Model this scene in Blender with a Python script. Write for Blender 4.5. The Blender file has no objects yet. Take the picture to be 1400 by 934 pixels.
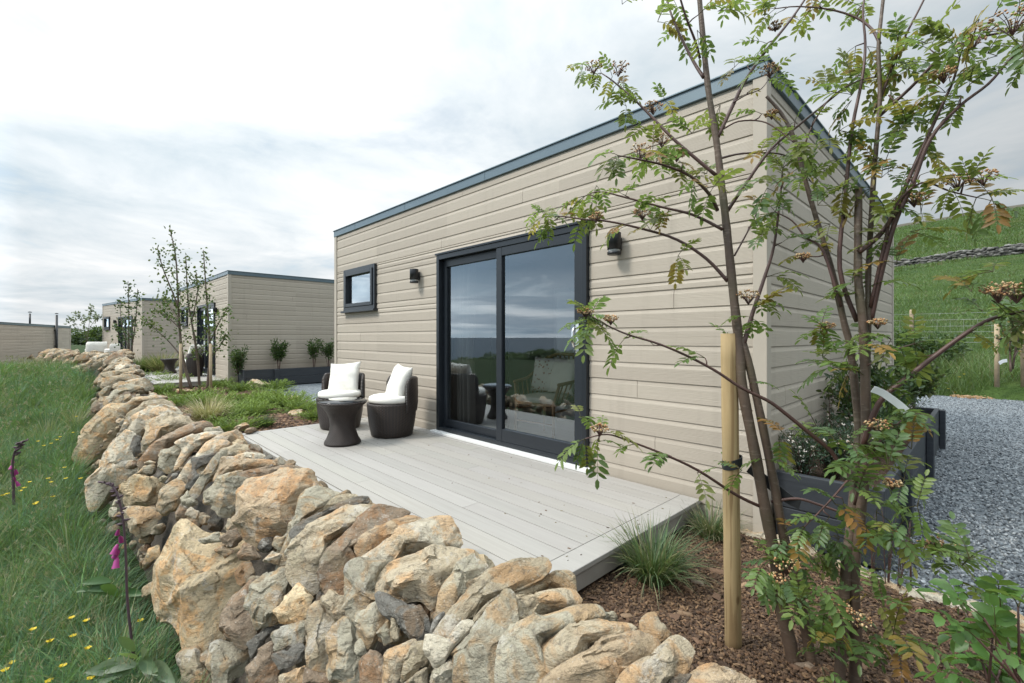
import bpy, bmesh, math, random
import numpy as np
from mathutils import Vector, Matrix, noise as mnoise
random.seed(7); RNG = np.random.default_rng(7)
scene = bpy.context.scene
COL = scene.collection
R = math.radians

# ---------------------------------------------------------------- camera frame (world: X along the cabin front, Y to its back)
EYE = 1.327
FPX, CX, HY = 627.0, 700.0, 461.0
FW = np.array([-0.7195, 0.6945, 0.0]); RT = np.array([0.6945, 0.7195, 0.0])
def ray(x, y):
    return RT*((x-CX)/FPX) + FW + np.array([0, 0, -(y-HY)/FPX])
def at(x, y, t):
    return np.array([0, 0, EYE]) + ray(x, y)*t
def on_z(x, y, z=0.0):
    return at(x, y, FPX*(EYE-z)/(y-HY))
def to_px(p):
    t = p[0]*FW[0]+p[1]*FW[1]; r = p[0]*RT[0]+p[1]*RT[1]
    return (CX+FPX*r/t, HY-FPX*(p[2]-EYE)/t, t)

cam_d = bpy.data.cameras.new('camera'); cam = bpy.data.objects.new('camera', cam_d); COL.objects.link(cam)
cam.location = (0, 0, EYE); cam.rotation_euler = (R(90), 0, math.asin(0.7195))
cam_d.sensor_width = 36; cam_d.lens = 36*FPX/1400; cam_d.shift_y = -6/1400
cam_d.clip_start = 0.05; cam_d.clip_end = 60000
scene.camera = cam

# ---------------------------------------------------------------- mesh building
def fast_mesh(name, V, faces_flat, loop_tot, mats=(), mat_idx=None, smooth=False, tint=None, tint_domain='POINT'):
    me = bpy.data.meshes.new(name)
    V = np.asarray(V, dtype=np.float32); n = len(V)
    lt = np.asarray(loop_tot, dtype=np.int32); fl = np.asarray(faces_flat, dtype=np.int32)
    me.vertices.add(n); me.vertices.foreach_set('co', V.ravel())
    me.loops.add(len(fl)); me.loops.foreach_set('vertex_index', fl)
    me.polygons.add(len(lt))
    ls = np.concatenate(([0], np.cumsum(lt)[:-1])).astype(np.int32)
    me.polygons.foreach_set('loop_start', ls)
    try: me.polygons.foreach_set('loop_total', lt)
    except Exception: pass
    for m in mats: me.materials.append(m)
    if mat_idx is not None: me.polygons.foreach_set('material_index', np.asarray(mat_idx, dtype=np.int32))
    if smooth is True: me.polygons.foreach_set('use_smooth', np.ones(len(lt), dtype=bool))
    elif smooth is not False: me.polygons.foreach_set('use_smooth', np.asarray(smooth, dtype=bool))
    if tint is not None:
        a = me.color_attributes.new('tint', 'FLOAT_COLOR', 'POINT')
        t = np.asarray(tint, dtype=np.float32)
        if t.shape[1] == 3: t = np.hstack([t, np.ones((len(t), 1), dtype=np.float32)])
        a.data.foreach_set('color', t.ravel())
    me.update(calc_edges=True); me.validate()
    return me

def root_loc(o):
    while o.parent: o = o.parent
    return np.array(o.location)

def put(name, me, parent=None, world=False):
    o = bpy.data.objects.new(name, me); COL.objects.link(o)
    if parent is not None:
        if world:
            off = root_loc(parent)
            co = np.empty(len(me.vertices)*3, dtype=np.float32); me.vertices.foreach_get('co', co)
            co = co.reshape(-1, 3)-off.astype(np.float32); me.vertices.foreach_set('co', co.ravel()); me.update()
        o.parent = parent
    return o

class MB:
    """collects shapes, builds ONE mesh object"""
    def __init__(s): s.v = []; s.f = []; s.m = []; s.s = []; s.t = []; s.has_t = False
    def add(s, verts, faces, m=0, smooth=False, tint=None):
        b = len(s.v); s.v += [tuple(map(float, v)) for v in verts]
        for f in faces: s.f.append([b+i for i in f]); s.m.append(m); s.s.append(smooth)
        if tint is not None: s.has_t = True
        s.t += [tuple(tint) if tint is not None else (1, 1, 1)]*len(verts)
        return s
    def box(s, a, b, m=0, tint=None, bev=0.0):
        x0, y0, z0 = [min(p, q) for p, q in zip(a, b)]; x1, y1, z1 = [max(p, q) for p, q in zip(a, b)]
        bev = min(bev, (x1-x0)*.45, (y1-y0)*.45, (z1-z0)*.45)
        if bev <= 0:
            v = [(x0,y0,z0),(x1,y0,z0),(x1,y1,z0),(x0,y1,z0),(x0,y0,z1),(x1,y0,z1),(x1,y1,z1),(x0,y1,z1)]
            return s.add(v, [(3,2,1,0),(4,5,6,7),(0,1,5,4),(1,2,6,5),(2,3,7,6),(3,0,4,7)], m, False, tint)
        bm = bmesh.new(); bmesh.ops.create_cube(bm, size=1)
        for v in bm.verts: v.co = ((x0+x1)/2+v.co.x*(x1-x0), (y0+y1)/2+v.co.y*(y1-y0), (z0+z1)/2+v.co.z*(z1-z0))
        bmesh.ops.bevel(bm, geom=list(bm.edges), offset=bev, segments=2, affect='EDGES', profile=.5)
        return s.addbm(bm, m, False, tint)
    def addbm(s, bm, m=0, smooth=False, tint=None):
        bm.verts.index_update()
        s.add([v.co[:] for v in bm.verts], [[v.index for v in f.verts] for f in bm.faces], m, smooth, tint); bm.free(); return s
    def tube(s, pts, rad, n=8, m=0, tint=None, cap=True):
        pts = [Vector(p) for p in pts]; k = len(pts)
        if not hasattr(rad, '__len__'): rad = [rad]*k
        V = []; F = []
        up = Vector((0, 0, 1)); prev = None
        for i, p in enumerate(pts):
            d = (pts[min(i+1, k-1)]-pts[max(i-1, 0)]); d = d.normalized() if d.length > 1e-9 else Vector((0, 0, 1))
            if prev is None:
                a = d.cross(up if abs(d.z) < .9 else Vector((1, 0, 0))).normalized()
            else:
                a = (prev-d*prev.dot(d)); a = a.normalized() if a.length > 1e-6 else d.cross(up).normalized()
            prev = a; b = d.cross(a)
            for j in range(n):
                q = 2*math.pi*j/n; V.append(p+(a*math.cos(q)+b*math.sin(q))*rad[i])
        for i in range(k-1):
            for j in range(n):
                F.append((i*n+j, i*n+(j+1) % n, (i+1)*n+(j+1) % n, (i+1)*n+j))
        if cap: F.append(tuple(reversed(range(n)))); F.append(tuple((k-1)*n+j for j in range(n)))
        return s.add(V, F, m, True, tint)
    def lathe(s, prof, n=32, m=0, center=(0,0,0), a0=0, a1=None, smooth=True, tint=None):
        full = a1 is None; A1 = 2*math.pi if full else a1
        k = len(prof); cols = n if full else n+1
        V = []; F = []
        for j in range(cols):
            q = a0+(A1-a0)*j/n; c, d = math.cos(q), math.sin(q)
            for r, z in prof: V.append((center[0]+r*c, center[1]+r*d, center[2]+z))
        for j in range(n):
            j2 = (j+1) % cols
            for i in range(k-1): F.append((j*k+i, j2*k+i, j2*k+i+1, j*k+i+1))
        return s.add(V, F, m, smooth, tint)
    def build(s, name, mats, parent=None, world=False):
        if not isinstance(mats, (list, tuple)): mats = [mats]
        flat = [i for f in s.f for i in f]
        me = fast_mesh(name, np.array(s.v), flat, [len(f) for f in s.f], mats, s.m, s.s, np.array(s.t) if s.has_t else None)
        return put(name, me, parent, world)

def tag(o, label=None, cat=None, group=None, kind=None):
    if label: o['label'] = label
    if cat: o['category'] = cat
    if group: o['group'] = group
    if kind: o['kind'] = kind
    return o
def thing(name, loc, label, cat, group=None, rz=0.0):
    o = bpy.data.objects.new(name, None); COL.objects.link(o); o.empty_display_size = .2
    o.location = [float(q) for q in loc]; o.rotation_euler = (0, 0, rz)
    return tag(o, label, cat, group)
def copy_tree(o, parent=None, skip=()):
    c = o.copy(); COL.objects.link(c); c.parent = parent
    for ch in list(o.children):
        if ch.name.split('.')[0] not in skip: copy_tree(ch, c, skip)
    return c

# ---------------------------------------------------------------- material helpers
class NT:
    def __init__(s, name):
        s.mat = bpy.data.materials.new(name); s.mat.use_nodes = True; s.t = s.mat.node_tree; s.t.nodes.clear()
        s.out = s.t.nodes.new('ShaderNodeOutputMaterial')
    def n(s, typ, **kw):
        nd = s.t.nodes.new('ShaderNode'+typ)
        for k, v in kw.items():
            if k in nd.inputs: s.set(nd.inputs[k], v)
            elif hasattr(nd, k): setattr(nd, k, v)
        return nd
    def set(s, sock, v):
        if isinstance(v, bpy.types.NodeSocket): s.t.links.new(v, sock)
        elif isinstance(v, (tuple, list)) and len(v) == 3 and sock.type == 'RGBA': sock.default_value = (*v, 1)
        else: sock.default_value = v
    def obj(s): return s.n('TexCoord').outputs['Object']
    def geo(s): return s.n('NewGeometry').outputs['Position']
    def mapping(s, vec, scale=(1,1,1), rot=(0,0,0), loc=(0,0,0)):
        return s.n('Mapping', Vector=vec, Scale=scale, Rotation=rot, Location=loc).outputs[0]
    def noise(s, vec, scale=5, detail=4, rough=.55, dist=0, col=False):
        nd = s.n('TexNoise', Vector=vec, Scale=scale, Detail=detail, Roughness=rough, Distortion=dist)
        return nd.outputs['Color' if col else 0]
    def ramp(s, fac, stops, interp='LINEAR'):
        nd = s.n('ValToRGB', Fac=fac); cr = nd.color_ramp; cr.interpolation = interp
        while len(cr.elements) < len(stops): cr.elements.new(.5)
        for e, (p, c) in zip(cr.elements, stops):
            e.position = p; e.color = (*c, 1) if not isinstance(c, (int, float)) else (c, c, c, 1)
        return nd.outputs[0]
    def mix(s, fac, a, b, mode='MIX'):
        nd = s.t.nodes.new('ShaderNodeMix'); nd.data_type = 'RGBA'; nd.blend_type = mode
        s.set(nd.inputs[0], fac); s.set(nd.inputs[6], a); s.set(nd.inputs[7], b); return nd.outputs[2]
    def math(s, op, a, b=0.0, c=0.0):
        nd = s.t.nodes.new('ShaderNodeMath'); nd.operation = op
        for i, q in enumerate((a, b, c)): s.set(nd.inputs[i], q)
        return nd.outputs[0]
    def attr(s, name='tint'): return s.n('Attribute', attribute_name=name).outputs['Color']
    def bump(s, h, strength=.3, dist=.01, normal=None):
        nd = s.n('Bump', Height=h, Strength=strength, Distance=dist)
        if normal is not None: s.set(nd.inputs['Normal'], normal)
        return nd.outputs[0]
    def pbr(s, col, rough=.6, metal=0.0, normal=None, spec=.5, trans=None, **kw):
        b = s.n('BsdfPrincipled'); s.set(b.inputs['Base Color'], col); s.set(b.inputs['Roughness'], rough)
        s.set(b.inputs['Metallic'], metal); s.set(b.inputs['Specular IOR Level'], spec)
        if normal is not None: s.set(b.inputs['Normal'], normal)
        for k, v in kw.items(): s.set(b.inputs[k], v)
        sh = b.outputs[0]
        if trans:
            f, c = trans; tr = s.n('BsdfTranslucent'); s.set(tr.inputs[0], c)
            mx = s.n('MixShader'); s.set(mx.inputs[0], f); s.t.links.new(sh, mx.inputs[1]); s.t.links.new(tr.outputs[0], mx.inputs[2]); sh = mx.outputs[0]
        s.t.links.new(sh, s.out.inputs[0]); return s.mat

def plain(name, col, rough=.6, metal=0., spec=.5, var=.12, scale=8, bump=.05):
    k = NT(name); o = k.obj(); nz = k.noise(o, scale, 5)
    c = k.mix(nz, tuple(q*(1-var) for q in col), tuple(min(1, q*(1+var)) for q in col))
    return k.pbr(c, rough, metal, k.bump(k.noise(o, scale*12, 3), bump, .002), spec)

M = {}
def make_materials():
    # ---- cabin
    k = NT('painted_timber_cladding'); o = k.obj()
    sx = k.n('SeparateXYZ', Vector=o); along = k.math('ADD', sx.outputs[0], sx.outputs[1])
    row = k.math('FLOOR', k.math('DIVIDE', sx.outputs[2], .137))
    v = k.n('CombineXYZ', X=k.math('ADD', k.math('MULTIPLY', along, 2.2), k.math('MULTIPLY', row, 7.31)), Y=k.math('MULTIPLY', sx.outputs[2], 42.0), Z=row).outputs[0]
    g = k.noise(v, 1.0, 5, .6, .8)
    fine = k.noise(v, 4.0, 4, .6, .4)
    wv = k.n('TexWave', Vector=v, Scale=.9, Distortion=5.0, Detail=3.0); wv.bands_direction = 'Y'
    t = k.n('TexWhiteNoise', Vector=k.n('CombineXYZ', X=row, Y=k.math('FLOOR', k.math('DIVIDE', along, 1.7))).outputs[0]).outputs[0]
    big = k.noise(o, .8, 3)
    c = k.mix(t, (.405, .352, .288), (.478, .420, .345))
    c = k.mix(k.math('MULTIPLY', big, .35), c, (.33, .295, .245))
    c = k.mix(k.ramp(k.noise(k.mapping(o, (9, 9, .7)), 1.0, 4, .6), [(.55, 0.0), (.8, .3)]), c, (.27, .235, .19))
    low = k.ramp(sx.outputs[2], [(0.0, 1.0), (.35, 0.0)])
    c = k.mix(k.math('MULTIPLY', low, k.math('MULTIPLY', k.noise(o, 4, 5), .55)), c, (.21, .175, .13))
    h = k.math('ADD', k.math('MULTIPLY', g, .6), k.math('ADD', k.math('MULTIPLY', wv.outputs['Fac'], .35), k.math('MULTIPLY', fine, .35)))
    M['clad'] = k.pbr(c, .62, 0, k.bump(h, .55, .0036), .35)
    M['trimpaint'] = plain('painted_timber_trim', (.435, .386, .322), .6, spec=.35, var=.06, scale=5, bump=.12)
    k = NT('coated_metal_fascia'); o = k.obj()
    c = k.mix(k.noise(o, 2.5, 4), (.11, .155, .185), (.15, .20, .23))
    M['fascia'] = k.pbr(c, .38, .25, k.bump(k.noise(o, 3, 2), .08, .01))
    M['roofing'] = plain('roofing_felt', (.10, .115, .125), .9)
    M['anth'] = plain('anthracite_frame', (.011, .0145, .019), .33, .0, .5, .15, 6, .03)
    M['anth2'] = plain('anthracite_sash', (.0135, .0175, .023), .36, .0, .5, .15, 6, .03)
    M['black'] = plain('black_coating', (.009, .010, .012), .4)
    M['chrome'] = plain('polished_steel', (.75, .75, .74), .15, 1.0)
    M['alu'] = plain('white_sill', (.72, .72, .70), .45, var=.05)
    M['lampglass'] = plain('frosted_lens', (.45, .46, .45), .3)
    k = NT('window_glass')
    fr = k.n('Fresnel', IOR=1.75).outputs[0]
    tr = k.n('BsdfTransparent'); k.set(tr.inputs[0], (.93, .955, .95)); gl = k.n('BsdfGlossy'); k.set(gl.inputs['Roughness'], 0.0); k.set(gl.inputs['Color'], (.86, .94, 1.0))
    mx = k.n('MixShader'); k.set(mx.inputs[0], k.math('MINIMUM', k.math('ADD', k.math('MULTIPLY', fr, 2.5), .03), .95)); k.t.links.new(tr.outputs[0], mx.inputs[1]); k.t.links.new(gl.outputs[0], mx.inputs[2])
    k.t.links.new(mx.outputs[0], k.out.inputs[0]); M['glass'] = k.mat
    M['inwall'] = plain('interior_wall', (.74, .74, .71), .8, var=.03)
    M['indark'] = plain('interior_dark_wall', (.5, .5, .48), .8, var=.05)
    M['whitepaint'] = plain('white_gloss_paint', (.78, .78, .76), .4, var=.03)
    k = NT('interior_floor'); o = k.obj()
    M['infloor'] = k.pbr(k.mix(k.noise(k.mapping(o, (1.2, 14, 1)), 2.5, 5), (.44, .42, .39), (.56, .54, .51)), .45)
    k = NT('curtain_linen'); o = k.obj()
    M['curtain'] = k.pbr(k.mix(k.noise(k.mapping(o, (60, 60, 6)), 2, 4), (.36, .34, .31), (.50, .48, .44)), .9, trans=(.3, (.5, .48, .44)))
    # ---- deck
    k = NT('weathered_deck_board'); o = k.obj(); a = k.attr()
    st = k.noise(k.mapping(o, (1.1, 30, 30)), 1.6, 6, .6, .3); st2 = k.noise(k.mapping(o, (.5, 9, 9)), 1.3, 4, .6, .6)
    c = k.mix(st, (.268, .252, .230), (.375, .357, .330)); c = k.mix(k.ramp(st2, [(.42, 0.0), (.72, .55)]), c, (.345, .325, .30))
    c = k.mix(1.0, c, a, 'MULTIPLY')
    c = k.mix(k.ramp(k.noise(o, 1.3, 5, .6), [(.56, 0.), (.74, .22)]), c, (.30, .29, .27))
    c = k.mix(k.ramp(k.noise(o, 26, 3), [(.68, 0.), (.74, .35)]), c, (.25, .23, .21))
    M['deck'] = k.pbr(c, .62, 0, k.bump(k.math('ADD', st, k.math('MULTIPLY', k.noise(k.mapping(o, (4, 120, 120)), 2, 3), .6)), .25, .0025), .35)
    M['deckedge'] = plain('deck_fascia_board', (.26, .24, .215), .7, var=.2, scale=10, bump=.2)
    # ---- wicker etc.
    k = NT('dark_wicker'); o = k.obj()
    sx = k.n('SeparateXYZ', Vector=o); ang = k.math('ARCTAN2', sx.outputs[1], sx.outputs[0])
    wz = k.math('SINE', k.math('MULTIPLY', sx.outputs[2], 330)); wa = k.math('SINE', k.math('MULTIPLY', ang, 46))
    h = k.math('MULTIPLY', wz, wa)
    c = k.mix(k.math('ADD', k.math('ADD', k.math('MULTIPLY', h, .25), k.math('MULTIPLY', wa, .3)), .5), (.0045, .003, .0025), (.046, .027, .019))
    c = k.mix(k.math('MULTIPLY', k.noise(o, 9, 3), .5), c, (.018, .013, .011))
    M['wicker'] = k.pbr(c, .42, 0, k.bump(h, .7, .004), .5)
    k = NT('cream_canvas'); o = k.obj()
    wv = k.math('MULTIPLY', k.math('SINE', k.math('MULTIPLY', k.n('SeparateXYZ', Vector=o).outputs[0], 2600)), k.math('SINE', k.math('MULTIPLY', k.n('SeparateXYZ', Vector=o).outputs[2], 2600)))
    h = k.math('ADD', k.math('MULTIPLY', k.noise(o, 7, 3), 1.0), k.math('MULTIPLY', wv, .03))
    M['canvas'] = k.pbr(k.mix(k.noise(o, 5, 4), (.74, .71, .64), (.82, .80, .74)), .9, 0, k.bump(h, .5, .03), .2)
    k = NT('patterned_cushion_fabric'); o = k.obj()
    vo = k.n('TexVoronoi', Vector=o, Scale=26.0); vo.distance = 'MANHATTAN'
    c = k.ramp(vo.outputs['Distance'], [(.0, (.08, .15, .17)), (.30, (.42, .16, .10)), (.42, (.66, .64, .60)), (1, (.7, .68, .64))])
    M['pattern'] = k.pbr(c, .9)
    k = NT('natural_rattan'); o = k.obj()
    M['rattan'] = k.pbr(k.mix(k.noise(k.mapping(o, (20, 20, 60)), 2, 4), (.20, .11, .05), (.38, .23, .12)), .5)
    # ---- timber
    k = NT('round_softwood_post'); o = k.obj()
    st = k.noise(k.mapping(o, (30, 30, 2.2)), 1.5, 6, .6, .7)
    c = k.mix(st, (.31, .215, .10), (.52, .385, .21)); c = k.mix(k.ramp(k.noise(k.mapping(o, (26, 26, .9)), 1, 5, .6, 1.0), [(.52, 0.), (.60, .7)]), c, (.19, .115, .05))
    kn = k.n('TexVoronoi', Vector=k.mapping(o, (12, 12, 5)), Scale=1.0); c = k.mix(k.ramp(kn.outputs['Distance'], [(.06, .8), (.13, 0.)]), c, (.13, .07, .03))
    z = k.n('SeparateXYZ', Vector=o).outputs[2]; c = k.mix(k.ramp(k.math('ADD', z, k.math('MULTIPLY', k.noise(o, 12, 4), .1)), [(.0, .75), (.35, 0.)]), c, (.20, .14, .075))
    M['post'] = k.pbr(c, .7, 0, k.bump(st, .45, .004), .3)
    k = NT('charcoal_stained_sleeper'); o = k.obj()
    st = k.noise(k.mapping(o, (2, 2, 26)), 1.5, 5, .6, .4)
    M['char'] = k.pbr(k.mix(st, (.018, .022, .028), (.046, .052, .060)), .6, 0, k.bump(st, .35, .004), .4)
    M['oldpost'] = plain('weathered_fence_post', (.36, .28, .18), .85, var=.3, scale=18, bump=.4)
    M['wire'] = plain('galvanised_wire', (.33, .34, .33), .5, .8)
    M['strap'] = plain('black_rubber_strap', (.012, .013, .015), .55)
    M['label'] = plain('white_plastic_tag', (.80, .81, .82), .5, var=.02)
    # ---- bark / leaves
    k = NT('young_rowan_bark'); o = k.obj()
    wv = k.noise(k.mapping(o, (16, 16, 70)), 1.2, 4, .6)
    c = k.mix(k.noise(o, 10, 4), (.055, .036, .028), (.15, .105, .075)); c = k.mix(k.ramp(wv, [(.56, 0.), (.72, .6)]), c, (.26, .21, .165))
    c = k.mix(k.ramp(k.noise(o, 4, 3), [(.5, 0.), (.75, .5)]), c, (.10, .105, .05))
    M['bark'] = k.pbr(c, .5, 0, k.bump(k.math('ADD', wv, k.noise(o, 60, 3)), .5, .003), .4)
    M['twig'] = plain('rowan_twig', (.085, .042, .034), .5, var=.35, scale=14, bump=.2)
    def leafmat(name, rough=.42, tr=.48, gain=1.0):
        k = NT(name); a = k.attr(); o = k.obj(); c = k.mix(k.math('MULTIPLY', k.noise(o, 60, 3), .35), a, (.05, .08, .02))
        c2 = k.mix(.5, c, (.26, .36, .06))
        return k.pbr(c, rough, 0, k.bump(k.noise(o, 140, 2), .2, .002), .45, trans=(tr, c2))
    M['leaf'] = leafmat('rowan_leaf'); M['grass'] = leafmat('grass_blade', .55, .30); M['needle'] = leafmat('juniper_needle', .55, .25)
    M['petal'] = leafmat('flower_petal', .5, .35)
    k = NT('flower_cluster_buds'); a = k.attr(); M['bud'] = k.pbr(a, .7)
    # ---- stone
    k = NT('field_stone'); p = k.geo(); a = k.attr()
    rnd = k.n('ObjectInfo').outputs['Random']
    pv = k.n('VectorMath', operation='ADD'); k.set(pv.inputs[0], p); k.set(pv.inputs[1], k.n('CombineXYZ', X=k.math('MULTIPLY', rnd, 9), Y=k.math('MULTIPLY', rnd, 5), Z=k.math('MULTIPLY', rnd, 3)).outputs[0])
    q = pv.outputs[0]
    n1 = k.noise(q, 3.2, 6, .62, .4); n2 = k.noise(q, 9, 7, .65, .5); n3 = k.noise(q, 38, 5, .7); n4 = k.noise(k.mapping(q, (1, 1, 1), (0, 0, 0), (5, 8, 2)), 6, 6, .6, 1.0)
    strata = k.noise(k.mapping(q, (3.5, 3.5, 12), (.55, .42, 0)), 1.6, 7, .68, 1.3)
    c = k.mix(k.ramp(n1, [(.36, 0.), (.66, .8)]), a, k.mix(1.0, a, (1.2, 1.18, 1.14), 'MULTIPLY'))
    c = k.mix(k.ramp(n4, [(.50, 0.), (.59, .8)]), c, k.mix(1.0, a, (1.14, .83, .58), 'MULTIPLY'))
    c = k.mix(k.ramp(strata, [(.52, 0.), (.60, .55)]), c, k.mix(1.0, a, (.66, .60, .54), 'MULTIPLY'))
    c = k.mix(k.ramp(n2, [(.56, 0.), (.68, .5)]), c, (.27, .25, .20))
    c = k.mix(k.ramp(k.noise(q, 6, 8, .72, .3), [(.57, 0.), (.62, .5)]), c, (.54, .51, .45)); c = k.mix(k.ramp(k.noise(q, 75, 4, .7), [(.60, 0.), (.68, .5)]), c, (.60, .57, .50))
    c = k.mix(k.ramp(k.noise(q, 2.3, 5, .6), [(.60, 0.), (.74, .45)]), c, (.19, .185, .10))
    c = k.mix(k.ramp(n3, [(.36, .55), (.47, 0.)]), c, (.13, .11, .085))
    h = k.math('ADD', k.math('MULTIPLY', n2, 1.1), k.math('ADD', k.math('MULTIPLY', n3, .45), k.math('MULTIPLY', strata, .8)))
    h = k.math('ADD', h, k.math('MULTIPLY', k.noise(q, 130, 4, .75), .26))
    M['stone'] = k.pbr(c, .84, 0, k.bump(h, 1.0, .032), .25)
    k = NT('rubble_core'); p = k.geo()
    M['core'] = k.pbr(k.mix(k.noise(p, 12, 5), (.05, .042, .032), (.13, .105, .08)), .95, 0, k.bump(k.noise(p, 20, 6, .7), 1.0, .05))
    k = NT('far_wall_stone'); p = k.geo(); vo = k.n('TexVoronoi', Vector=p, Scale=3.0); n = k.noise(p, 6, 4)
    c = k.mix(n, (.11, .105, .095), (.30, .285, .26)); c = k.mix(k.ramp(vo.outputs['Distance'], [(.42, 0.), (.6, .8)]), c, (.04, .038, .033))
    M['farstone'] = k.pbr(c, .9)
    # ---- ground
    k = NT('bark_mulch'); p = k.geo()
    n = k.noise(p, 30, 6, .7); c = k.mix(n, (.045, .023, .012), (.13, .072, .036)); c = k.mix(k.noise(p, 2.0, 4), c, (.075, .045, .03))
    M['mulch'] = k.pbr(c, .95, 0, k.bump(k.math('ADD', k.noise(k.mapping(p, (30, 12, 20), (0, 0, .6)), 2, 5, .7), n), 1.0, .02))
    k = NT('bark_chip'); a = k.attr(); M['chip'] = k.pbr(k.mix(k.noise(k.geo(), 200, 3), a, k.mix(1., a, (.55, .5, .45), 'MULTIPLY')), .85)
    k = NT('slate_gravel'); p = k.geo(); vo = k.n('TexVoronoi', Vector=p, Scale=38.0); vo2 = k.n('TexVoronoi', Vector=p, Scale=90.0)
    c = k.ramp(k.n('SeparateXYZ', Vector=vo.outputs['Color']).outputs[0], [(0, (.055, .067, .080)), (.5, (.13, .150, .166)), (.85, (.22, .24, .25)), (1, (.40, .42, .43))])
    c = k.mix(k.ramp(vo.outputs['Distance'], [(.35, 0.), (.7, .75)]), c, (.03, .037, .045)); c = k.mix(k.math('MULTIPLY', k.noise(p, 1.1, 4), .5), c, (.15, .17, .18))
    M['gravel'] = k.pbr(c, .7, 0, k.bump(vo.outputs['Distance'], -.9, .02))
    k = NT('slate_chip'); a = k.attr(); M['schip'] = k.pbr(a, .55)
    k = NT('meadow_soil'); p = k.geo(); n = k.noise(p, 1.2, 6, .65); n2 = k.noise(p, 11, 5, .7)
    c = k.mix(n, (.020, .036, .012), (.042, .066, .020)); c = k.mix(k.ramp(n2, [(.45, 0.), (.7, .6)]), c, (.022, .036, .012)); c = k.mix(k.ramp(k.noise(p, .35, 5), [(.55, 0.), (.7, .5)]), c, (.075, .07, .035))
    M['field'] = k.pbr(c, .95, 0, k.bump(k.math('ADD', n2, k.noise(p, 30, 4)), 1.0, .08), .15)
    k = NT('hill_pasture'); p = k.geo(); n = k.noise(k.mapping(p, (.03, .12, .12)), 1.0, 7, .65, .5); n2 = k.noise(k.mapping(p, (.35, 1.0, 1.0)), 1.0, 7, .72); n3 = k.noise(k.mapping(p, (.05, .10, .1)), 1.0, 6, .7)
    c = k.mix(k.ramp(n, [(.35, 0.), (.65, 1.)]), (.050, .095, .022), (.082, .130, .034)); c = k.mix(k.ramp(n2, [(.42, .0), (.64, .75)]), c, (.034, .068, .016)); c = k.mix(k.ramp(n3, [(.56, 0.), (.70, .55)]), c, (.15, .125, .06))
    M['hill'] = k.pbr(c, .95, 0, k.bump(k.math('ADD', n2, k.noise(p, 3, 5, .7)), 1.0, .5), .1)
    k = NT('heather_ridge'); p = k.geo(); M['heather'] = k.pbr(k.mix(k.noise(p, .6, 5), (.030, .028, .016), (.075, .062, .035)), 1.0)
    k = NT('sea_water'); p = k.geo()
    M['sea'] = k.pbr(k.mix(k.noise(k.mapping(p, (.001, .0003, 1)), 3, 5), (.012, .028, .045), (.022, .042, .06)), .6, 0, k.bump(k.noise(p, .05, 4), .3, 1.0), .15)
    k = NT('dry_sawdust'); p = k.geo(); M['saw'] = k.pbr(k.mix(k.noise(p, 40, 5), (.30, .15, .05), (.48, .28, .12)), .95)
    M['darkleaf'] = leafmat('shrub_leaf', .45, .25)
make_materials()
# ================================================================ terrain functions
def sm(x, a, b):
    t = np.clip((np.asarray(x, float)-a)/(b-a), 0, 1); return t*t*(3-2*t)
_wx = [-60, -30, -28.6, -22, -18.4, -16, -13.4, -11, -8.5, -6, -4.3, -3.8, 0, 60]
_yb = [-2.0, -2.0, -1.7, .0, .45, .35, .2, .12, -.02, .18, .28, .36, .42, .42]
_yi = [-.9, -.9, -.5, 1.0, 1.5, 1.4, 1.25, 1.2, 1.22, 1.30, 1.36, 1.38, 1.5, 1.5]
_rz = [.3, .35, .35, .42, .48, .40, .10, .0, .0, .0, .0, .0, .0, .0]
def Yb(X): return np.interp(X, _wx, _yb)
def Yi(X): return np.interp(X, _wx, _yi)
def Rz(X): return np.interp(X, _wx, _rz)
def wob(X, Y, s, k=0.):
    return (np.sin(X*s*1.0+1.3+k)+np.sin(Y*s*1.27+.4+k*2)+np.sin((X+Y)*s*.71+2.1)+np.sin((X-Y*1.6)*s*1.9+k)*.6)/3.6
def field(X, Y):
    X = np.asarray(X, float); Y = np.asarray(Y, float)
    s = np.clip(-X-5.5, 0, 16)
    z = -1.05+.075*s-np.clip((-X-24)*.16, 0, 2.0)-.025*np.clip(-Y, 0, 22)
    z = z+.05*wob(X, Y, 1.7)+.03*wob(X, Y, 4.1, 2)
    return z-np.clip((-Y-22)*.30, 0, 70)
def yard(X, Y):
    X = np.asarray(X, float); Y = np.asarray(Y, float)
    h = np.interp(Y, [14.2, 15.2, 17, 19.8, 69.7, 111, 150, 260], [0, .38, .62, 1.1, 9.6, 22.2, 30, 36])
    h = h*(.35+.65*sm(X, -75, -25))+np.clip(Y-20, 0, 100)*.012*np.clip(X, -30, 60)*.03
    h = h+sm(Y, 17, 45)*(.22*wob(X, Y, .23)+.16*wob(X, Y, .6, 1)+.12*wob(X, Y, 1.4, 3))
    return h-.03-np.clip((-X-26)*.03, 0, 1.2)
def ground_z(X, Y):
    u = sm((np.asarray(Y)-Yb(X))/(Yi(X)-Yb(X)), .25, .8)
    return field(X, Y)*(1-u)+yard(X, Y)*u
def wall_H(X, Y):
    u = (np.asarray(Y)-Yb(X))/(Yi(X)-Yb(X)); r = Rz(X)
    zf = field(X, Y)
    h = np.interp(u, [.0, .30, .42, .60, .97, 1.06], [0, .90, 1.06, 1.18, 1.22, .85])
    top = .36+r
    low = zf-.1
    return np.where(u < 0, zf-.1, np.where(u > 1.06, yard(X, Y), low+(top-low)*np.clip(h/1.22, 0, 1)))
def surf(px, py, t0=1.0, t1=40.0):
    """first point of the view ray on the dry-stone wall body (height field)"""
    d = ray(px, py); t = t0
    while t < t1:
        p = np.array([0, 0, EYE])+d*t
        if p[2] < float(wall_H(p[0], p[1])): return p, t
        t *= 1.004
    return None, None

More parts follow.
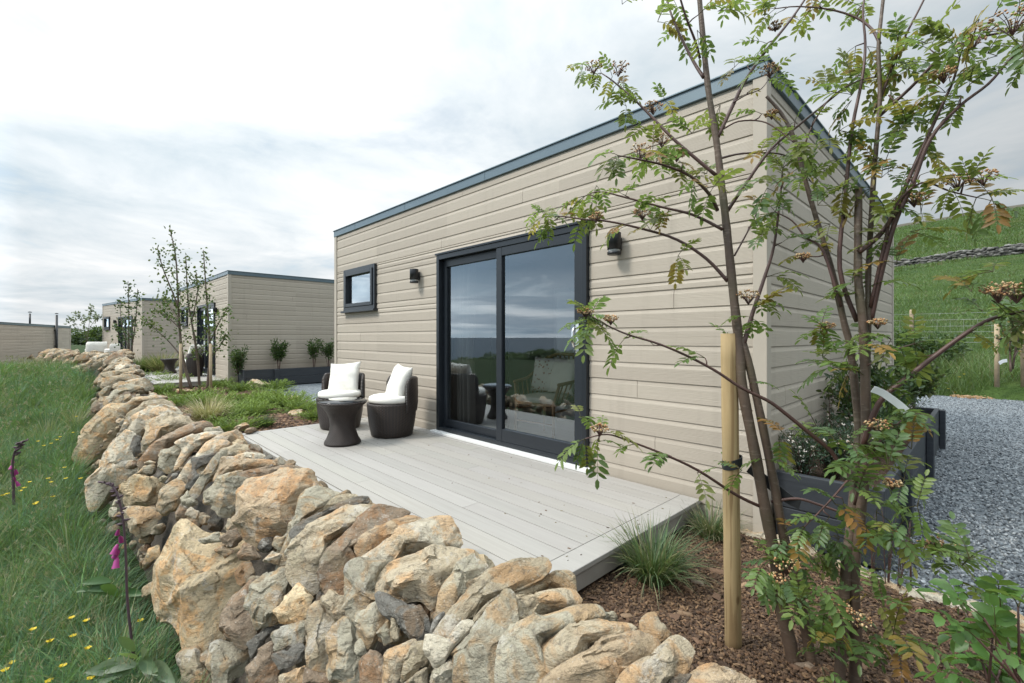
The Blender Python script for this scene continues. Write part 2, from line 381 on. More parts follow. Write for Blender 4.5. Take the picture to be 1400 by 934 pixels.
# ================================================================ ground sheets
def grid_mesh(name, xs, ys, zf, mat, smooth=True):
    X, Y = np.meshgrid(xs, ys); Z = zf(X, Y)
    V = np.stack([X.ravel(), Y.ravel(), Z.ravel()], 1); nx, ny = len(xs), len(ys)
    i = np.arange(nx-1)[None, :]+np.arange(ny-1)[:, None]*nx
    F = np.stack([i, i+1, i+nx+1, i+nx], -1).reshape(-1, 4)
    me = fast_mesh(name, V, F.ravel(), np.full(len(F), 4), [mat], smooth=smooth)
    o = put(name, me); o['kind'] = 'structure'; return o
def spaced(a, b, fine0, fine1, df, dc):
    L = []
    x = a
    while x < b:
        L.append(x); near = fine0 <= x <= fine1
        dist = 0 if near else min(abs(x-fine0), abs(x-fine1)); x += df+dist*dc
    L.append(b); return np.array(L)
xs = spaced(-220, 160, -24, 6, .16, .09)
grid_mesh('ground', xs, spaced(-320, 13.6, -6, 3, .13, .09), ground_z, M['field'])
grid_mesh('hillside', xs, spaced(13.6, 300, 13.6, 24, .22, .03), yard, M['hill'])
# the moor on the crest and the sea far below the field
def crest(X, Y): return yard(X, Y)+.25-.9*(1-sm(Y, 109, 113))-.9*(1-sm(X, -26, -12))
grid_mesh('heather_moor', np.arange(-60, 120, 3.0), np.arange(108, 290, 4.0), crest, M['heather'])
th = np.linspace(0, 2*math.pi, 97)[:-1]
V = [(0, 0, -62)]; F = []
rr = [150, 600, 2500, 9000, 45000]
for r_ in rr: V += [(r_*math.cos(q), r_*math.sin(q), -62) for q in th]
for i in range(96): F.append((0, 1+i, 1+(i+1) % 96))
for k_ in range(len(rr)-1):
    for i in range(96): F.append((1+k_*96+i, 1+(k_+1)*96+i, 1+(k_+1)*96+(i+1) % 96, 1+k_*96+(i+1) % 96))
mb = MB(); mb.add(V, F); sea = mb.build('sea', M['sea']); sea['kind'] = 'structure'
# yard of slate gravel
def gz(X, Y): return np.full_like(X, .0)+.012*wob(X, Y, 2.2)-np.clip((-X-26)*.03, 0, 1.2)-.08*sm(Y, 14.2+.5*0, 14.9)
gy = np.concatenate([np.linspace(1.75, 14.2, 70), np.linspace(14.35, 14.9, 5)])
grid_mesh('gravel_yard', np.linspace(-44, 22, 180), gy, gz, M['gravel'])
def bed_edge(X): return np.interp(X, [-60, -14, -11.3, -9, -7.5, -6.05, -1.4, -.9, -.25, .1, .6, 3, 12], [2.6, 3.0, 3.44, 3.4, 3.2, 3.2, 3.4, 3.36, 3.03, 3.06, 3.0, 3.1, 3.1])
def mz(X, Y):
    e = (bed_edge(X)-Y)
    return .025*wob(X, Y, 3.3)+.014*wob(X, Y, 9, 2)+.05-.10*(1-sm(e, -.04, .12))
def bed(name, x0, x1, y0, y1, d):
    grid_mesh(name, np.arange(x0, x1, d), np.arange(y0, y1, d), mz, M['mulch'])
bed('mulch_bed', -1.42, 5.0, 1.15, 3.6, .035)
bed('mulch_bed', -26.0, -6.02, .9, 3.75, .09)

# loose bark chips and slate chips lying on those sheets
def chips(name, P, size, thick, cols, mat, up=.35, oct=False):
    n = len(P); rng = np.random.default_rng(len(name)+n)
    L = size*rng.uniform(.4, 1.6, n); W = L*(rng.uniform(.22, .6, n) if not oct else rng.uniform(.5, .95, n)); T = thick*rng.uniform(.5, 1.5, n)
    az = rng.uniform(0, 2*np.pi, n); a = np.stack([np.cos(az), np.sin(az), rng.normal(0, up, n)], 1); a /= np.linalg.norm(a, axis=1)[:, None]
    b = np.cross(np.stack([rng.normal(0, up, n), rng.normal(0, up, n), np.ones(n)], 1), a); b /= np.linalg.norm(b, axis=1)[:, None]
    c = np.cross(a, b)
    c8 = []
    for sz in (-1, 1):
        for sx_, sy_ in ((-1,-1),(1,-1),(1,1),(-1,1)):
            k = .75 if sz > 0 else 1.0
            j = rng.uniform(.7, 1.15, (n, 1))
            c8.append(P+a*(L*.5*sx_*k)[:, None]*j+b*(W*.5*sy_*k)[:, None]*j+c*(T*.5*sz)[:, None])
    V = np.stack(c8, 1).reshape(-1, 3)
    base = (np.arange(n)*8)[:, None, None]
    q = np.array([[4,5,6,7],[0,1,5,4],[1,2,6,5],[2,3,7,6],[3,0,4,7]])[None]
    F = (base+q).reshape(-1, 4)
    col = np.asarray(cols)[rng.integers(0, len(cols), n)]*rng.uniform(.75, 1.25, (n, 1))
    me = fast_mesh(name, V, F.ravel(), np.full(len(F), 4), [mat], tint=np.repeat(col, 8, 0))
    return tag(put(name, me), kind='stuff')
def in_view(P, m=60):
    t = P[:, 0]*FW[0]+P[:, 1]*FW[1]; r = P[:, 0]*RT[0]+P[:, 1]*RT[1]
    x = CX+FPX*r/np.maximum(t, .05); y = HY-FPX*(P[:, 2]-EYE)/np.maximum(t, .05)
    return (t > .3) & (x > -m*3) & (x < 1400+m*3) & (y < 934+m*3)
def scatter(n, x0, x1, y0, y1, zf, near=None):
    X = RNG.uniform(x0, x1, n); Y = RNG.uniform(y0, y1, n)
    if near: keep = RNG.uniform(0, 1, n) < np.clip(near/np.hypot(X, Y), 0, 1)**1.6; X, Y = X[keep], Y[keep]
    P = np.stack([X, Y, zf(X, Y)], 1); return P[in_view(P)]
P = scatter(70000, -1.4, 2.6, 1.4, 3.15, mz); P = P[P[:, 1] < bed_edge(P[:, 0])+.03]; P[:, 2] += RNG.uniform(0, .012, len(P))
chips('bark_chips', P, .017, .004, [(.11,.060,.030),(.165,.095,.05),(.06,.034,.02),(.23,.145,.08),(.095,.055,.031),(.13,.08,.047)], M['chip'])
P = scatter(300, -1.4, 2.6, 1.4, 3.1, mz); P = P[P[:, 1] < bed_edge(P[:, 0])]; P[:, 2] += .012
chips('bark_slivers', P, .05, .006, [(.30,.20,.12),(.17,.10,.06),(.25,.19,.14),(.13,.075,.045)], M['chip'], .15)
P = scatter(9000, -14, -6.1, 1.2, 3.4, mz); P[:, 2] += .01
chips('bark_chips', P, .05, .01, [(.13,.07,.04),(.18,.10,.055),(.07,.04,.025),(.23,.14,.08)], M['chip'])
P = scatter(260000, -.97, 7.0, 2.9, 14.2, gz, 4.2); P = P[P[:, 1] > bed_edge(P[:, 0])-.02]; P[:, 2] += RNG.uniform(0, .012, len(P))
chips('slate_chippings', P, .0165, .007, [(.078,.093,.106),(.122,.138,.150),(.046,.055,.065),(.17,.186,.198),(.097,.11,.122),(.25,.265,.275)], M['schip'], .4, True)
tag(chips('sawdust_heap', np.stack([-.22+RNG.normal(0, .12, 240), 14.2+RNG.normal(0, .10, 240), np.full(240, .0)+RNG.uniform(0, .03, 240)], 1), .06, .02, [(.30,.19,.09),(.36,.25,.14),(.24,.14,.06)], M['chip']), 'low orange heap of sawdust at the grassy edge of the gravel', 'sawdust')

k_ = 46; P = np.stack([-1.45-RNG.uniform(0, 1, k_)**2*3.6, RNG.uniform(1.6, 3.1, k_), np.full(k_, .202)], 1); chips('bark_crumbs', P, .012, .003, [(.13,.08,.045),(.07,.045,.03),(.16,.13,.06)], M['chip'], .1)
# ================================================================ cabins (local: near front corner at 0, x to -L along the front, y back)
CL, CD, CH = 6.5, 5.6, 2.982
PITCH = .137
def rects_minus(x0, x1, z0, z1, holes):
    xs = sorted({x0, x1, *[min(max(q, x0), x1) for h in holes for q in (h[0], h[1])]})
    zs = sorted({z0, z1, *[min(max(q, z0), z1) for h in holes for q in (h[2], h[3])]})
    out = []
    for i in range(len(xs)-1):
        for j in range(len(zs)-1):
            cx, cz = (xs[i]+xs[i+1])/2, (zs[j]+zs[j+1])/2
            if not any(h[0] < cx < h[1] and h[2] < cz < h[3] for h in holes): out.append((xs[i], xs[i+1], zs[j], zs[j+1]))
    return out
def cladding(name, P0, ax, outn, length, holes, parent, seed, joints=None, thick=.11, trim=.062):
    """lap boards along ax from P0; outn = outward normal; holes in (s0,s1,z0,z1)"""
    rnd = random.Random(seed); P0 = np.array(P0, float); ax = np.array(ax, float); outn = np.array(outn, float)
    mb = MB()
    def pt(s, d, z): return P0+ax*s+outn*d+np.array([0, 0, z])
    for (a, b, c, d) in rects_minus(0, length, .02, CH+.02, holes):           # backing
        vs = [pt(a, 0, c), pt(b, 0, c), pt(b, -thick, c), pt(a, -thick, c), pt(a, 0, d), pt(b, 0, d), pt(b, -thick, d), pt(a, -thick, d)]
        mb.add(vs, [(3,2,1,0),(4,5,6,7),(0,1,5,4),(1,2,6,5),(2,3,7,6),(3,0,4,7)])
    i = 0; z = .03
    while z < CH-.01:
        zt = min(z+PITCH, CH); cuts = [trim, length-trim]
        if joints is not None and i in joints: cuts += joints[i]
        elif joints is None:
            s = trim+rnd.uniform(.7, 3.6)
            while s < length-.6:
                if rnd.random() < .55: cuts.append(s)
                s += 3.2
        cuts = sorted(cuts)
        for a, b in zip(cuts[:-1], cuts[1:]):
            a2, b2 = a+.0016, b-.0016; jit = rnd.uniform(-.0012, .0012)
            for (p, q, c, d) in rects_minus(a2, b2, z, zt, holes):
                full = (d-c) > PITCH*.6
                o_b, o_t = .012+jit, .004
                br = min(.034, (d-c)*.4)
                prof = [(.002, d), (o_t, d), (o_b, d-br), (o_b, c+.004), (o_b-.004, c), (.002, c)]
                L = [pt(p, dd, zz) for dd, zz in prof]; Rr = [pt(q, dd, zz) for dd, zz in prof]; k = len(prof)
                F = [(j, j+1, k+j+1, k+j) for j in range(k-1)]+[tuple(range(k))[::-1], tuple(range(k, 2*k))]
                if np.dot(np.cross(ax, [0, 0, 1]), outn) < 0: F = [f[::-1] for f in F]
                mb.add(L+Rr, F)
        z = zt; i += 1
    return mb.build(name, M['clad'], parent)
DX0, DX1, DZ0, DZ1 = -3.552, -1.353, .2, 2.295
WX0, WX1, WZ0, WZ1 = -6.115, -5.085, 1.735, 2.385

def make_cabin(root, simple=False):
    doorh = (CL+DX0, CL+DX1, 0.0, DZ1); winh = (CL+WX0, CL+WX1, WZ0, WZ1)
    J = {20: [2.1], 19: [4.35], 18: [1.5], 17: [3.0], 14: [1.3, 4.9], 12: [], 9: [.9], 6: [5.6], 3: [5.75], 2: [1.9], 16: [4.4], 21: [3.4], 11: [5.9], 8: []}
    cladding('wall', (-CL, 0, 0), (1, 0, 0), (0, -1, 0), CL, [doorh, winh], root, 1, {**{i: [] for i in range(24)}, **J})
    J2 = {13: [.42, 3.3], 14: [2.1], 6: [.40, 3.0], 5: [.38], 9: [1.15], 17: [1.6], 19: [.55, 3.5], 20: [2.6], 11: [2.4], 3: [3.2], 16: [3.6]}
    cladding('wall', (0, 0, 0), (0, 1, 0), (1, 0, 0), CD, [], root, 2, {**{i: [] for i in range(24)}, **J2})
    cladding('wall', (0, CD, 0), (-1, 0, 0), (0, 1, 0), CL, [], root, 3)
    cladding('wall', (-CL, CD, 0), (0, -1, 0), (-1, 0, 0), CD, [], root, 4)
    for (x, y, sx, sy) in ((0, 0, 1, -1), (-CL, 0, -1, -1), (0, CD, 1, 1), (-CL, CD, -1, 1)):
        mb = MB()                                                            # L-shaped corner board
        mb.box((x-sx*.06, y+sy*.001, .02), (x+sx*.024, y+sy*.024, CH-.002), bev=.003)
        mb.box((x+sx*.001, y-sy*.06, .021), (x+sx*.0235, y+sy*.0005, CH-.003), bev=.003)
        mb.build('corner_board', M['trimpaint'], root)
    mb = MB(); mb.box((-CL+.02, .02, CH+.02), (-.02, CD-.02, CH+.085)); mb.build('roof', M['roofing'], root)
    e = .030; mb = MB()                                                      # pressed metal edge, a ring of four lengths with joint straps
    z0, z1 = CH-.003, 3.072
    for (a, b) in (((-CL-e, -e), (e, .012)), ((-CL-e, CD-.012), (e, CD+e)), ((-CL-e, .0125), (-CL+.012, CD-.0125)), ((-.012, .0125), (e, CD-.0125))):
        mb.box((a[0], a[1], z0), (b[0], b[1], z1), bev=.004)
    for (a, b) in (((-CL-e-.01, -e-.012), (e+.012, .05)), ((-CL-e-.01, CD-.05), (e+.012, CD+e+.012)), ((-CL-e-.01, .0505), (-CL+.05, CD-.0505)), ((-.05, .0505), (e+.012, CD-.0505))):
        mb.box((a[0], a[1], z1-.001), (b[0], b[1], z1+.012), bev=.003)
    for x in (-1.05, -2.7, -4.3, -5.75): mb.box((x-.006, -e-.0025, z0+.004), (x+.006, -e-.001, z1+.0135))
    for y in (1.6, 3.5): mb.box((e+.001, y-.006, z0+.004), (e+.0025, y+.006, z1+.0135))
    mb.build('fascia', M['fascia'], root)
    # interior
    mb = MB(); mb.box((-CL+.12, .12, .1), (-.12, CD-.12, .205)); mb.build('floor', M['infloor'], root)
    mb = MB()
    for (a, b) in (((-CL+.112, .112, .2), (-CL+.125, 3.4, CH-.1)), ((-.125, .112, .2), (-.112, 3.4, CH-.1)), ((-CL+.126, .112, CH-.2), (-.126, 3.4, CH-.1))): mb.box(a, b)
    for (p, q, c, d) in rects_minus(-CL+.126, -.126, .2, CH-.2, [(DX0, DX1, 0, DZ1), (WX0, WX1, WZ0, WZ1)]): mb.box((p, .111, c), (q, .121, d))
    mb.build('lining', M['inwall'], root)
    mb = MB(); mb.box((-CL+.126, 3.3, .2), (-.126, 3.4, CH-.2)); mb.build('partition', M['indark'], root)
    mb = MB(); mb.box((-4.58, 3.262, .21), (-4.24, 3.3, 2.23), bev=.004)
    for z in (.35, 1.3): mb.box((-4.53, 3.254, z), (-4.29, 3.263, z+.8), bev=.004)
    dr = mb.build('interior_door', M['whitepaint'], root)
    mb = MB(); mb.tube([(-4.27, 3.25, 1.2), (-4.27, 3.21, 1.2), (-4.36, 3.21, 1.2)], .009); mb.build('handle', M['chrome'], dr)
    # sliding patio door
    mb = MB(); y0, y1 = -.052, .10; X0, X1, Z0, Z1 = DX0+.003, DX1-.003, DZ0+.03, DZ1-.003
    f = .052
    mb.box((X0, y0, Z0), (X0+f, y1, Z1), bev=.003); mb.box((X1-f, y0, Z0), (X1, y1, Z1), bev=.003)
    mb.box((X0+f, y0, Z1-.055), (X1-f, y1, Z1), bev=.003); mb.box((X0+f, y0+.004, Z0), (X1-f, y1, Z0+.045), bev=.003)
    mb.box((X0-.015, y0-.012, Z1), (X1+.015, .0, Z1+.022), bev=.003)
    df = mb.build('sliding_door', M['anth'], root)
    xm = (X0+X1)/2
    def panel(xa, xb, ya, yb, st, top, bot, nm, mat):
        m = MB(); za, zb = Z0+.046, Z1-.056
        m.box((xa, ya, za), (xa+st, yb, zb), bev=.004); m.box((xb-st, ya, za), (xb, yb, zb), bev=.004)
        m.box((xa+st, ya+.0005, zb-top), (xb-st, yb-.0005, zb), bev=.004); m.box((xa+st, ya+.0005, za), (xb-st, yb-.0005, za+bot), bev=.004)
        o = m.build(nm, mat, df)
        g = MB(); ym = (ya+yb)/2
        g.add([(xa+st-.004, ym, za+bot-.004), (xb-st+.004, ym, za+bot-.004), (xb-st+.004, ym, zb-top+.004), (xa+st-.004, ym, zb-top+.004)], [(0, 1, 2, 3)])
        g.build('pane', M['glass'], df); return o
    panel(X0+f, xm+.035, .012, .062, .062, .085, .085, 'door_leaf', M['anth2'])
    panel(xm-.045, X1-f, -.044, .008, .082, .088, .125, 'door_leaf', M['anth2'])
    xh = X1-f-.042; mb = MB(); mb.box((xh-.019, -.058, 1.19), (xh+.019, -.0445, 1.45), bev=.005)
    mb.tube([(xh, -.058, 1.245), (xh, -.105, 1.25), (xh, -.118, 1.28), (xh, -.118, 1.37), (xh, -.105, 1.40), (xh, -.058, 1.405)], .011, 10)
    mb.build('handle', M['chrome'], df)
    mb = MB(); mb.box((DX0-.045, -.115, .2015), (DX1+.045, .03, .229), bev=.004); mb.build('threshold', M['alu'], df)
    # window
    mb = MB(); y0 = -.050
    def ring(m, xa, xb, za, zb, ya, yb, w, bev=.004):
        m.box((xa, ya, za), (xa+w, yb, zb), bev=bev); m.box((xb-w, ya, za), (xb, yb, zb), bev=bev)
        m.box((xa+w, ya+.0005, zb-w), (xb-w, yb-.0005, zb), bev=bev); m.box((xa+w, ya+.0005, za), (xb-w, yb-.0005, za+w), bev=bev)
    ring(mb, WX0+.002, WX1-.002, WZ0+.002, WZ1-.002, y0, .09, .055)
    mb.box((WX0-.03, -.085, WZ0-.03), (WX1+.03, -.001, WZ0+.001), bev=.004)
    wf = mb.build('window', M['anth'], root)
    mb = MB(); ring(mb, WX0+.058, WX1-.058, WZ0+.058, WZ1-.058, -.064, .04, .052); mb.build('sash', M['anth2'], wf)
    g = MB(); g.add([(WX0+.106, -.01, WZ0+.106), (WX1-.106, -.01, WZ0+.106), (WX1-.106, -.01, WZ1-.106), (WX0+.106, -.01, WZ1-.106)], [(0, 1, 2, 3)]); g.build('pane', M['glass'], wf)
    # lamps
    for x, z in ((-3.98, 2.09), (-1.06, 2.065)):
        mb = MB(); c = (x, -.085, z)
        mb.lathe([(0, .085), (.052, .085), (.054, .082), (.054, -.048), (.0, -.048)], 28, 0, c)
        mb.lathe([(0, -.066), (.054, -.066), (.054, -.085), (.05, -.088), (0, -.088)], 28, 0, c)
        mb.box((x-.03, -.05, z-.05), (x+.03, -.018, z+.05), 0, bev=.004)
        lp = mb.build('wall_lamp', M['black'], root)
        mb = MB(); mb.lathe([(.0, -.048), (.047, -.048), (.047, -.066), (0, -.066)], 28, 0, c); mb.build('lens', M['lampglass'], lp)

C1 = np.array([-.985, 3.18, 0.])
cabin = thing('cabin', C1, 'large beige clad cabin nearest the camera with wide sliding glass door', 'cabin', 'holiday cabins in a row'); make_cabin(cabin)
c2 = copy_tree(cabin); c2.location = (-13.86, 3.02, 0); c2.rotation_euler.z = R(1.0)
c2['label'] = 'second beige cabin behind the slender multi-stemmed birch and its long dark planter'
c3 = copy_tree(cabin); c3.location = (-26.2, 2.35, 0); c3.rotation_euler.z = R(9.4)
c3['label'] = 'third beige cabin beyond the bend of the stone wall with white chairs before it'
c4 = copy_tree(cabin, skip=('sliding_door', 'window', 'wall_lamp', 'interior_door'))
p4 = at(96, 446, 26); c4.scale = (1.6, 1, 1); c4.rotation_euler.z = math.atan2(-.2346, .973)    # its blank back wall looks at the yard
_q = Matrix.Rotation(c4.rotation_euler.z, 3, 'Z') @ Vector((-CL*1.6, CD, 0))
c4.location = (p4[0]-_q.x, p4[1]-_q.y, p4[2]-3.088)
c4['label'] = 'beige cabin at the far left edge with a blank wall and black flue pipes'
_lx = [(CL-1.6, .10, .3, 3.62), (CL-2.7, .0, 2.9, 3.6)]
for s, off, z0, z1 in _lx:
    mb = MB(); mb.tube([(-s, CD+.09 if off else CD-.4, z0), (-s, CD+.09 if off else CD-.4, z1)], .052 if off else .035, 12)
    mb.lathe([(0, z1+.10), (.065, z1+.085), (.065, z1+.05), (0, z1+.05)], 12, 0, (-s, CD+.09 if off else CD-.4, 0))
    if off:
        for z in (.8, 2.0, 2.8): mb.box((-s-.09, CD+.02, z), (-s+.09, CD+.1, z+.03))
    mb.build('flue_pipe', M['black'], c4)
mb = MB(); mb.tube([(-1.2, CD-1.2, CH+.08), (-1.2, CD-1.2, CH+.33)], .07, 12); mb.build('vent', M['black'], c3)

# ================================================================ decks
def make_deck(root, x0, x1, y0, y1, seed):
    rnd = random.Random(seed); mb = MB(); w = .143; gap = .0055; y = y1
    while y-w > y0+.02:
        cuts = [x0+.105]; s = x0+rnd.uniform(.6, 3.0)
        while s < x1-.8: cuts.append(s); s += rnd.choice((2.4, 3.0, 3.6))
        cuts.append(x1-.1458)
        for a, b in zip(cuts[:-1], cuts[1:]):
            q = rnd.uniform(.945, 1.045); mb.box((a+.0012, y-w+gap, .172), (b-.0012, y, .2), 0, (q, q*rnd.uniform(.985, 1.0), q*rnd.uniform(.96, 1.0)), bev=.0015)
        y -= w
    mb.build('deck_boards', M['deck'], root)
    mb = MB(); mb.box((x1-.144, y0, .1725), (x1, y1-.002, .2005), 0, (1, 1, 1), bev=.004); mb.box((x0, y0, .1725), (x0+.1, y1-.002, .2005), 0, (1, 1, 1), bev=.004)
    mb.box((x0+.102, y0, .1722), (x1-.146, y+.001-.004, .2), 0, (.98, .98, .97), bev=.004)
    mb.build('edge_board', M['deck'], root)
    mb = MB(); mb.box((x1-.03, y0+.004, .083), (x1-.008, y1-.004, .170), bev=.003); mb.box((x0+.008, y0+.004, .083), (x0+.03, y1-.004, .170), bev=.003); mb.box((x0+.031, y0+.008, .083), (x1-.031, y0+.03, .170), bev=.003)
    mb.build('fascia', M['deckedge'], root)
    mb = MB(); x = x0+.15
    while x < x1-.1: mb.box((x, y0+.05, .02), (x+.05, y1-.02, .1715)); x += .6
    mb.build('joist', M['char'], root)
dk = thing('deck', (-1.38, 3.155, 0), 'grey timber deck in front of the nearest cabin door', 'deck', 'decks in front of the cabins')
make_deck(dk, -6.05+1.38, 0.0, 1.40-3.155, 0.0, 5)
d2 = thing('deck', (-14.0, 2.98, 0), 'far grey deck in front of the second cabin behind green groundcover', 'deck', 'decks in front of the cabins', R(1.0))
make_deck(d2, -6.3, 0.0, -1.5, 0.0, 9)
d3 = thing('deck', (-26.6, 2.25, 0), 'farthest deck before the third cabin, mostly hidden by the stone wall', 'deck', 'decks in front of the cabins', R(9.4))
make_deck(d3, -5.5, 0.0, -1.5, 0.0, 11)
# ================================================================ wicker furniture
def wicker_chair(root, mat, seatmat):
    """tub chair, front towards -x (local), back wraps +x"""
    n = 56
    def rad(z): return np.interp(z, [0, .04, .2, .40, .55, .72], [.255, .265, .295, .312, .315, .315])
    V = []; F = []
    zs = [0, .015, .08, .16, .24, .32, .385, .40]
    mb = MB(); mb.lathe([(0, .004), (.245, .004)]+[(rad(z), z) for z in zs[1:]]+[(.285, .405), (0, .40)], n, 0)
    mb.build('seat_base', mat, root)
    a0, a1 = -R(80), R(80); k = 40; mb = MB()                             # curved back, swooping down to its arms
    cols = []
    for j in range(k+1):
        q = a0+(a1-a0)*j/k; c, s = math.cos(q), math.sin(q); u = abs(q)/a1
        ht = .40+.31*(1-max(0, (u-.86)/.14)**2*.25)
        prof = [(rad(.30)+.012, .02 if False else .30), (rad(.40)+.016, .40), (rad(.55)+.014, .40+(ht-.40)*.5), (rad(.7)+.010, ht-.015), (rad(.7)-.006, ht), (rad(.7)-.03, ht-.012), (rad(.55)-.034, .40+(ht-.40)*.5), (rad(.4)-.034, .395)]
        cols.append([(r*c, r*s, z) for r, z in prof])
    m_ = len(cols[0]); V = [p for c in cols for p in c]
    F = [(j*m_+i, (j+1)*m_+i, (j+1)*m_+i+1, j*m_+i+1) for j in range(k) for i in range(m_-1)]
    F += [tuple(range(m_)), tuple(k*m_+i for i in range(m_))[::-1]]
    mb.add(V, F, 0, True); mb.build('backrest', mat, root)
    mb = MB(); mb.lathe([(0, .405), (.262, .405), (.286, .42), (.29, .445), (.283, .475), (.25, .49), (.12, .498), (0, .50)], 48, 0)
    mb.build('seat_cushion', seatmat, root)
def pillow_mesh(name, size, thick, mat, seed=0):
    n = 22; rnd = random.Random(seed); V = []; F = []
    def hgt(u, v): return max(0.0, (1-abs(u)**3.2)*(1-abs(v)**3.2))**.55
    for sgn in (1, -1):
        for i in range(n+1):
            for j in range(n+1):
                u = -1+2*i/n; v = -1+2*j/n
                pin = 1-.085*(1-abs(u)**2)*abs(v)**3 ; pin2 = 1-.085*(1-abs(v)**2)*abs(u)**3
                wr = .012*mnoise.noise(Vector((u*2.2+seed, v*2.2, sgn)))
                V.append((u*size/2*pin2, sgn*(hgt(u, v)*thick/2+(wr if abs(u) < .97 and abs(v) < .97 else 0)), v*size/2*pin))
    N = (n+1)**2
    for i in range(n):
        for j in range(n):
            a = i*(n+1)+j; q = (a, a+n+1, a+n+2, a+1); F.append(q); F.append(tuple(N+t for t in q[::-1]))
    bm = bmesh.new(); vs = [bm.verts.new(v) for v in V]
    for f in F: bm.faces.new([vs[i] for i in f])
    bmesh.ops.remove_doubles(bm, verts=bm.verts, dist=.0004); bmesh.ops.recalc_face_normals(bm, faces=bm.faces)
    for f in bm.faces: f.smooth = True
    me = bpy.data.meshes.new(name); bm.to_mesh(me); bm.free(); me.materials.append(mat); return me
def place(o, loc, rot): o.location = [float(q) for q in loc]; o.rotation_euler = rot; return o
ch = thing('wicker_chair', (-4.77, 2.68, .2), 'dark brown wicker tub chair, the one nearer the sliding door', 'chair', 'wicker tub chairs on the near deck', R(84))
wicker_chair(ch, M['wicker'], M['canvas']); ch.scale = (.9, .9, .94)
chB = copy_tree(ch); chB.location = (-5.62, 2.44, .2); chB.rotation_euler.z = R(126)
chB['label'] = 'dark brown wicker tub chair behind the round table, farther from the door'
PIL = pillow_mesh('cushion', .42, .155, M['canvas'], 3); PIL2 = pillow_mesh('cushion', .42, .155, M['canvas'], 8)
def cushion(me, chair, label, group, back=.13, lift=.70, lean=20, tilt=0, name='cushion'):
    o = bpy.data.objects.new(name, me); COL.objects.link(o); a = chair.rotation_euler.z
    o.location = (chair.location.x+back*math.cos(a), chair.location.y+back*math.sin(a), chair.location.z+lift)
    # pillow normal (local y) lies along the chair's back axis, top leaning back
    Mx = Matrix.Rotation(a-R(90), 4, 'Z') @ Matrix.Rotation(R(-lean), 4, 'X') @ Matrix.Rotation(R(tilt), 4, 'Y')
    o.rotation_euler = Mx.to_euler(); return tag(o, label, 'cushion', group)
cushion(PIL, ch, 'square cream cushion leaning in the wicker chair nearer the sliding door', 'cream cushions on the near deck', .08, .60, 21, 4)
cushion(PIL2, chB, 'square cream cushion leaning in the wicker chair behind the round table', 'cream cushions on the near deck', .09, .605, 21, -5)
def wicker_table(root):
    mb = MB(); mb.lathe([(0, .0), (.175, .0), (.19, .012), (.188, .03), (.165, .07), (.138, .15), (.130, .22), (.136, .29), (.165, .37), (.205, .43), (.238, .458), (.25, .47), (.253, .485), (.243, .49), (0, .478)], 48, 0)
    mb.build('base', M['wicker'], root)
    mb = MB(); mb.lathe([(0, .489), (.236, .489), (.24, .492), (.24, .497), (.236, .50), (0, .50)], 48, 0); mb.build('glass_top', M['tableglass'], root)
M['tableglass'] = plain('smoked_glass', (.018, .02, .022), .03, 0, .6, .05, 4, 0)
tb = thing('side_table', (-4.745, 2.085, .2), 'round waisted wicker side table with dark glass top on near deck', 'table', 'wicker side tables'); wicker_table(tb); tb.scale = (.98, .98, .92)
# second deck
t2 = copy_tree(tb); t2.location = (-17.7, 2.25, .2); t2['label'] = 'dark waisted side table on the far deck by the second cabin'
for (x, y, a, l1, l2) in ((-17.0, 2.66, 60, 'dark wicker tub chair with large cream cushion just behind the far side table', 'big cream cushion right beside the far side table on second deck'),
                          (-15.9, 2.55, 40, 'dark wicker tub chair nearest the second cabin door behind birch stems', 'big cream cushion behind the birch stems near the second cabin door')):
    c = copy_tree(ch); c.location = (x, y, .2); c.rotation_euler.z = R(a); c['label'] = l1; c['group'] = 'wicker tub chairs on the second deck'
    cu = cushion(PIL, c, l2, 'cream cushions on the second deck', .1, .71, 18); cu.scale = (1.2, 1.0, 1.0)
# third deck: white padded tub chairs
wch = thing('tub_chair', (0, 0, 0), 'x', 'chair', 'white tub chairs on the third deck'); wicker_chair(wch, M['canvas'], M['canvas'])
p = at(131, 476, 19.3); wch.location = (p[0], p[1], .42); wch.rotation_euler.z = R(20); wch.scale = (1.1, 1.1, 1.0); wch['label'] = 'white padded tub chair just above the stone wall bend, the left one'
w2 = copy_tree(wch); p = at(153, 478, 18.8); w2.location = (p[0], p[1], .38); w2.rotation_euler.z = R(60); w2.scale = (.8, .8, .95); w2['label'] = 'smaller white padded tub chair just above the wall, right of its partner'
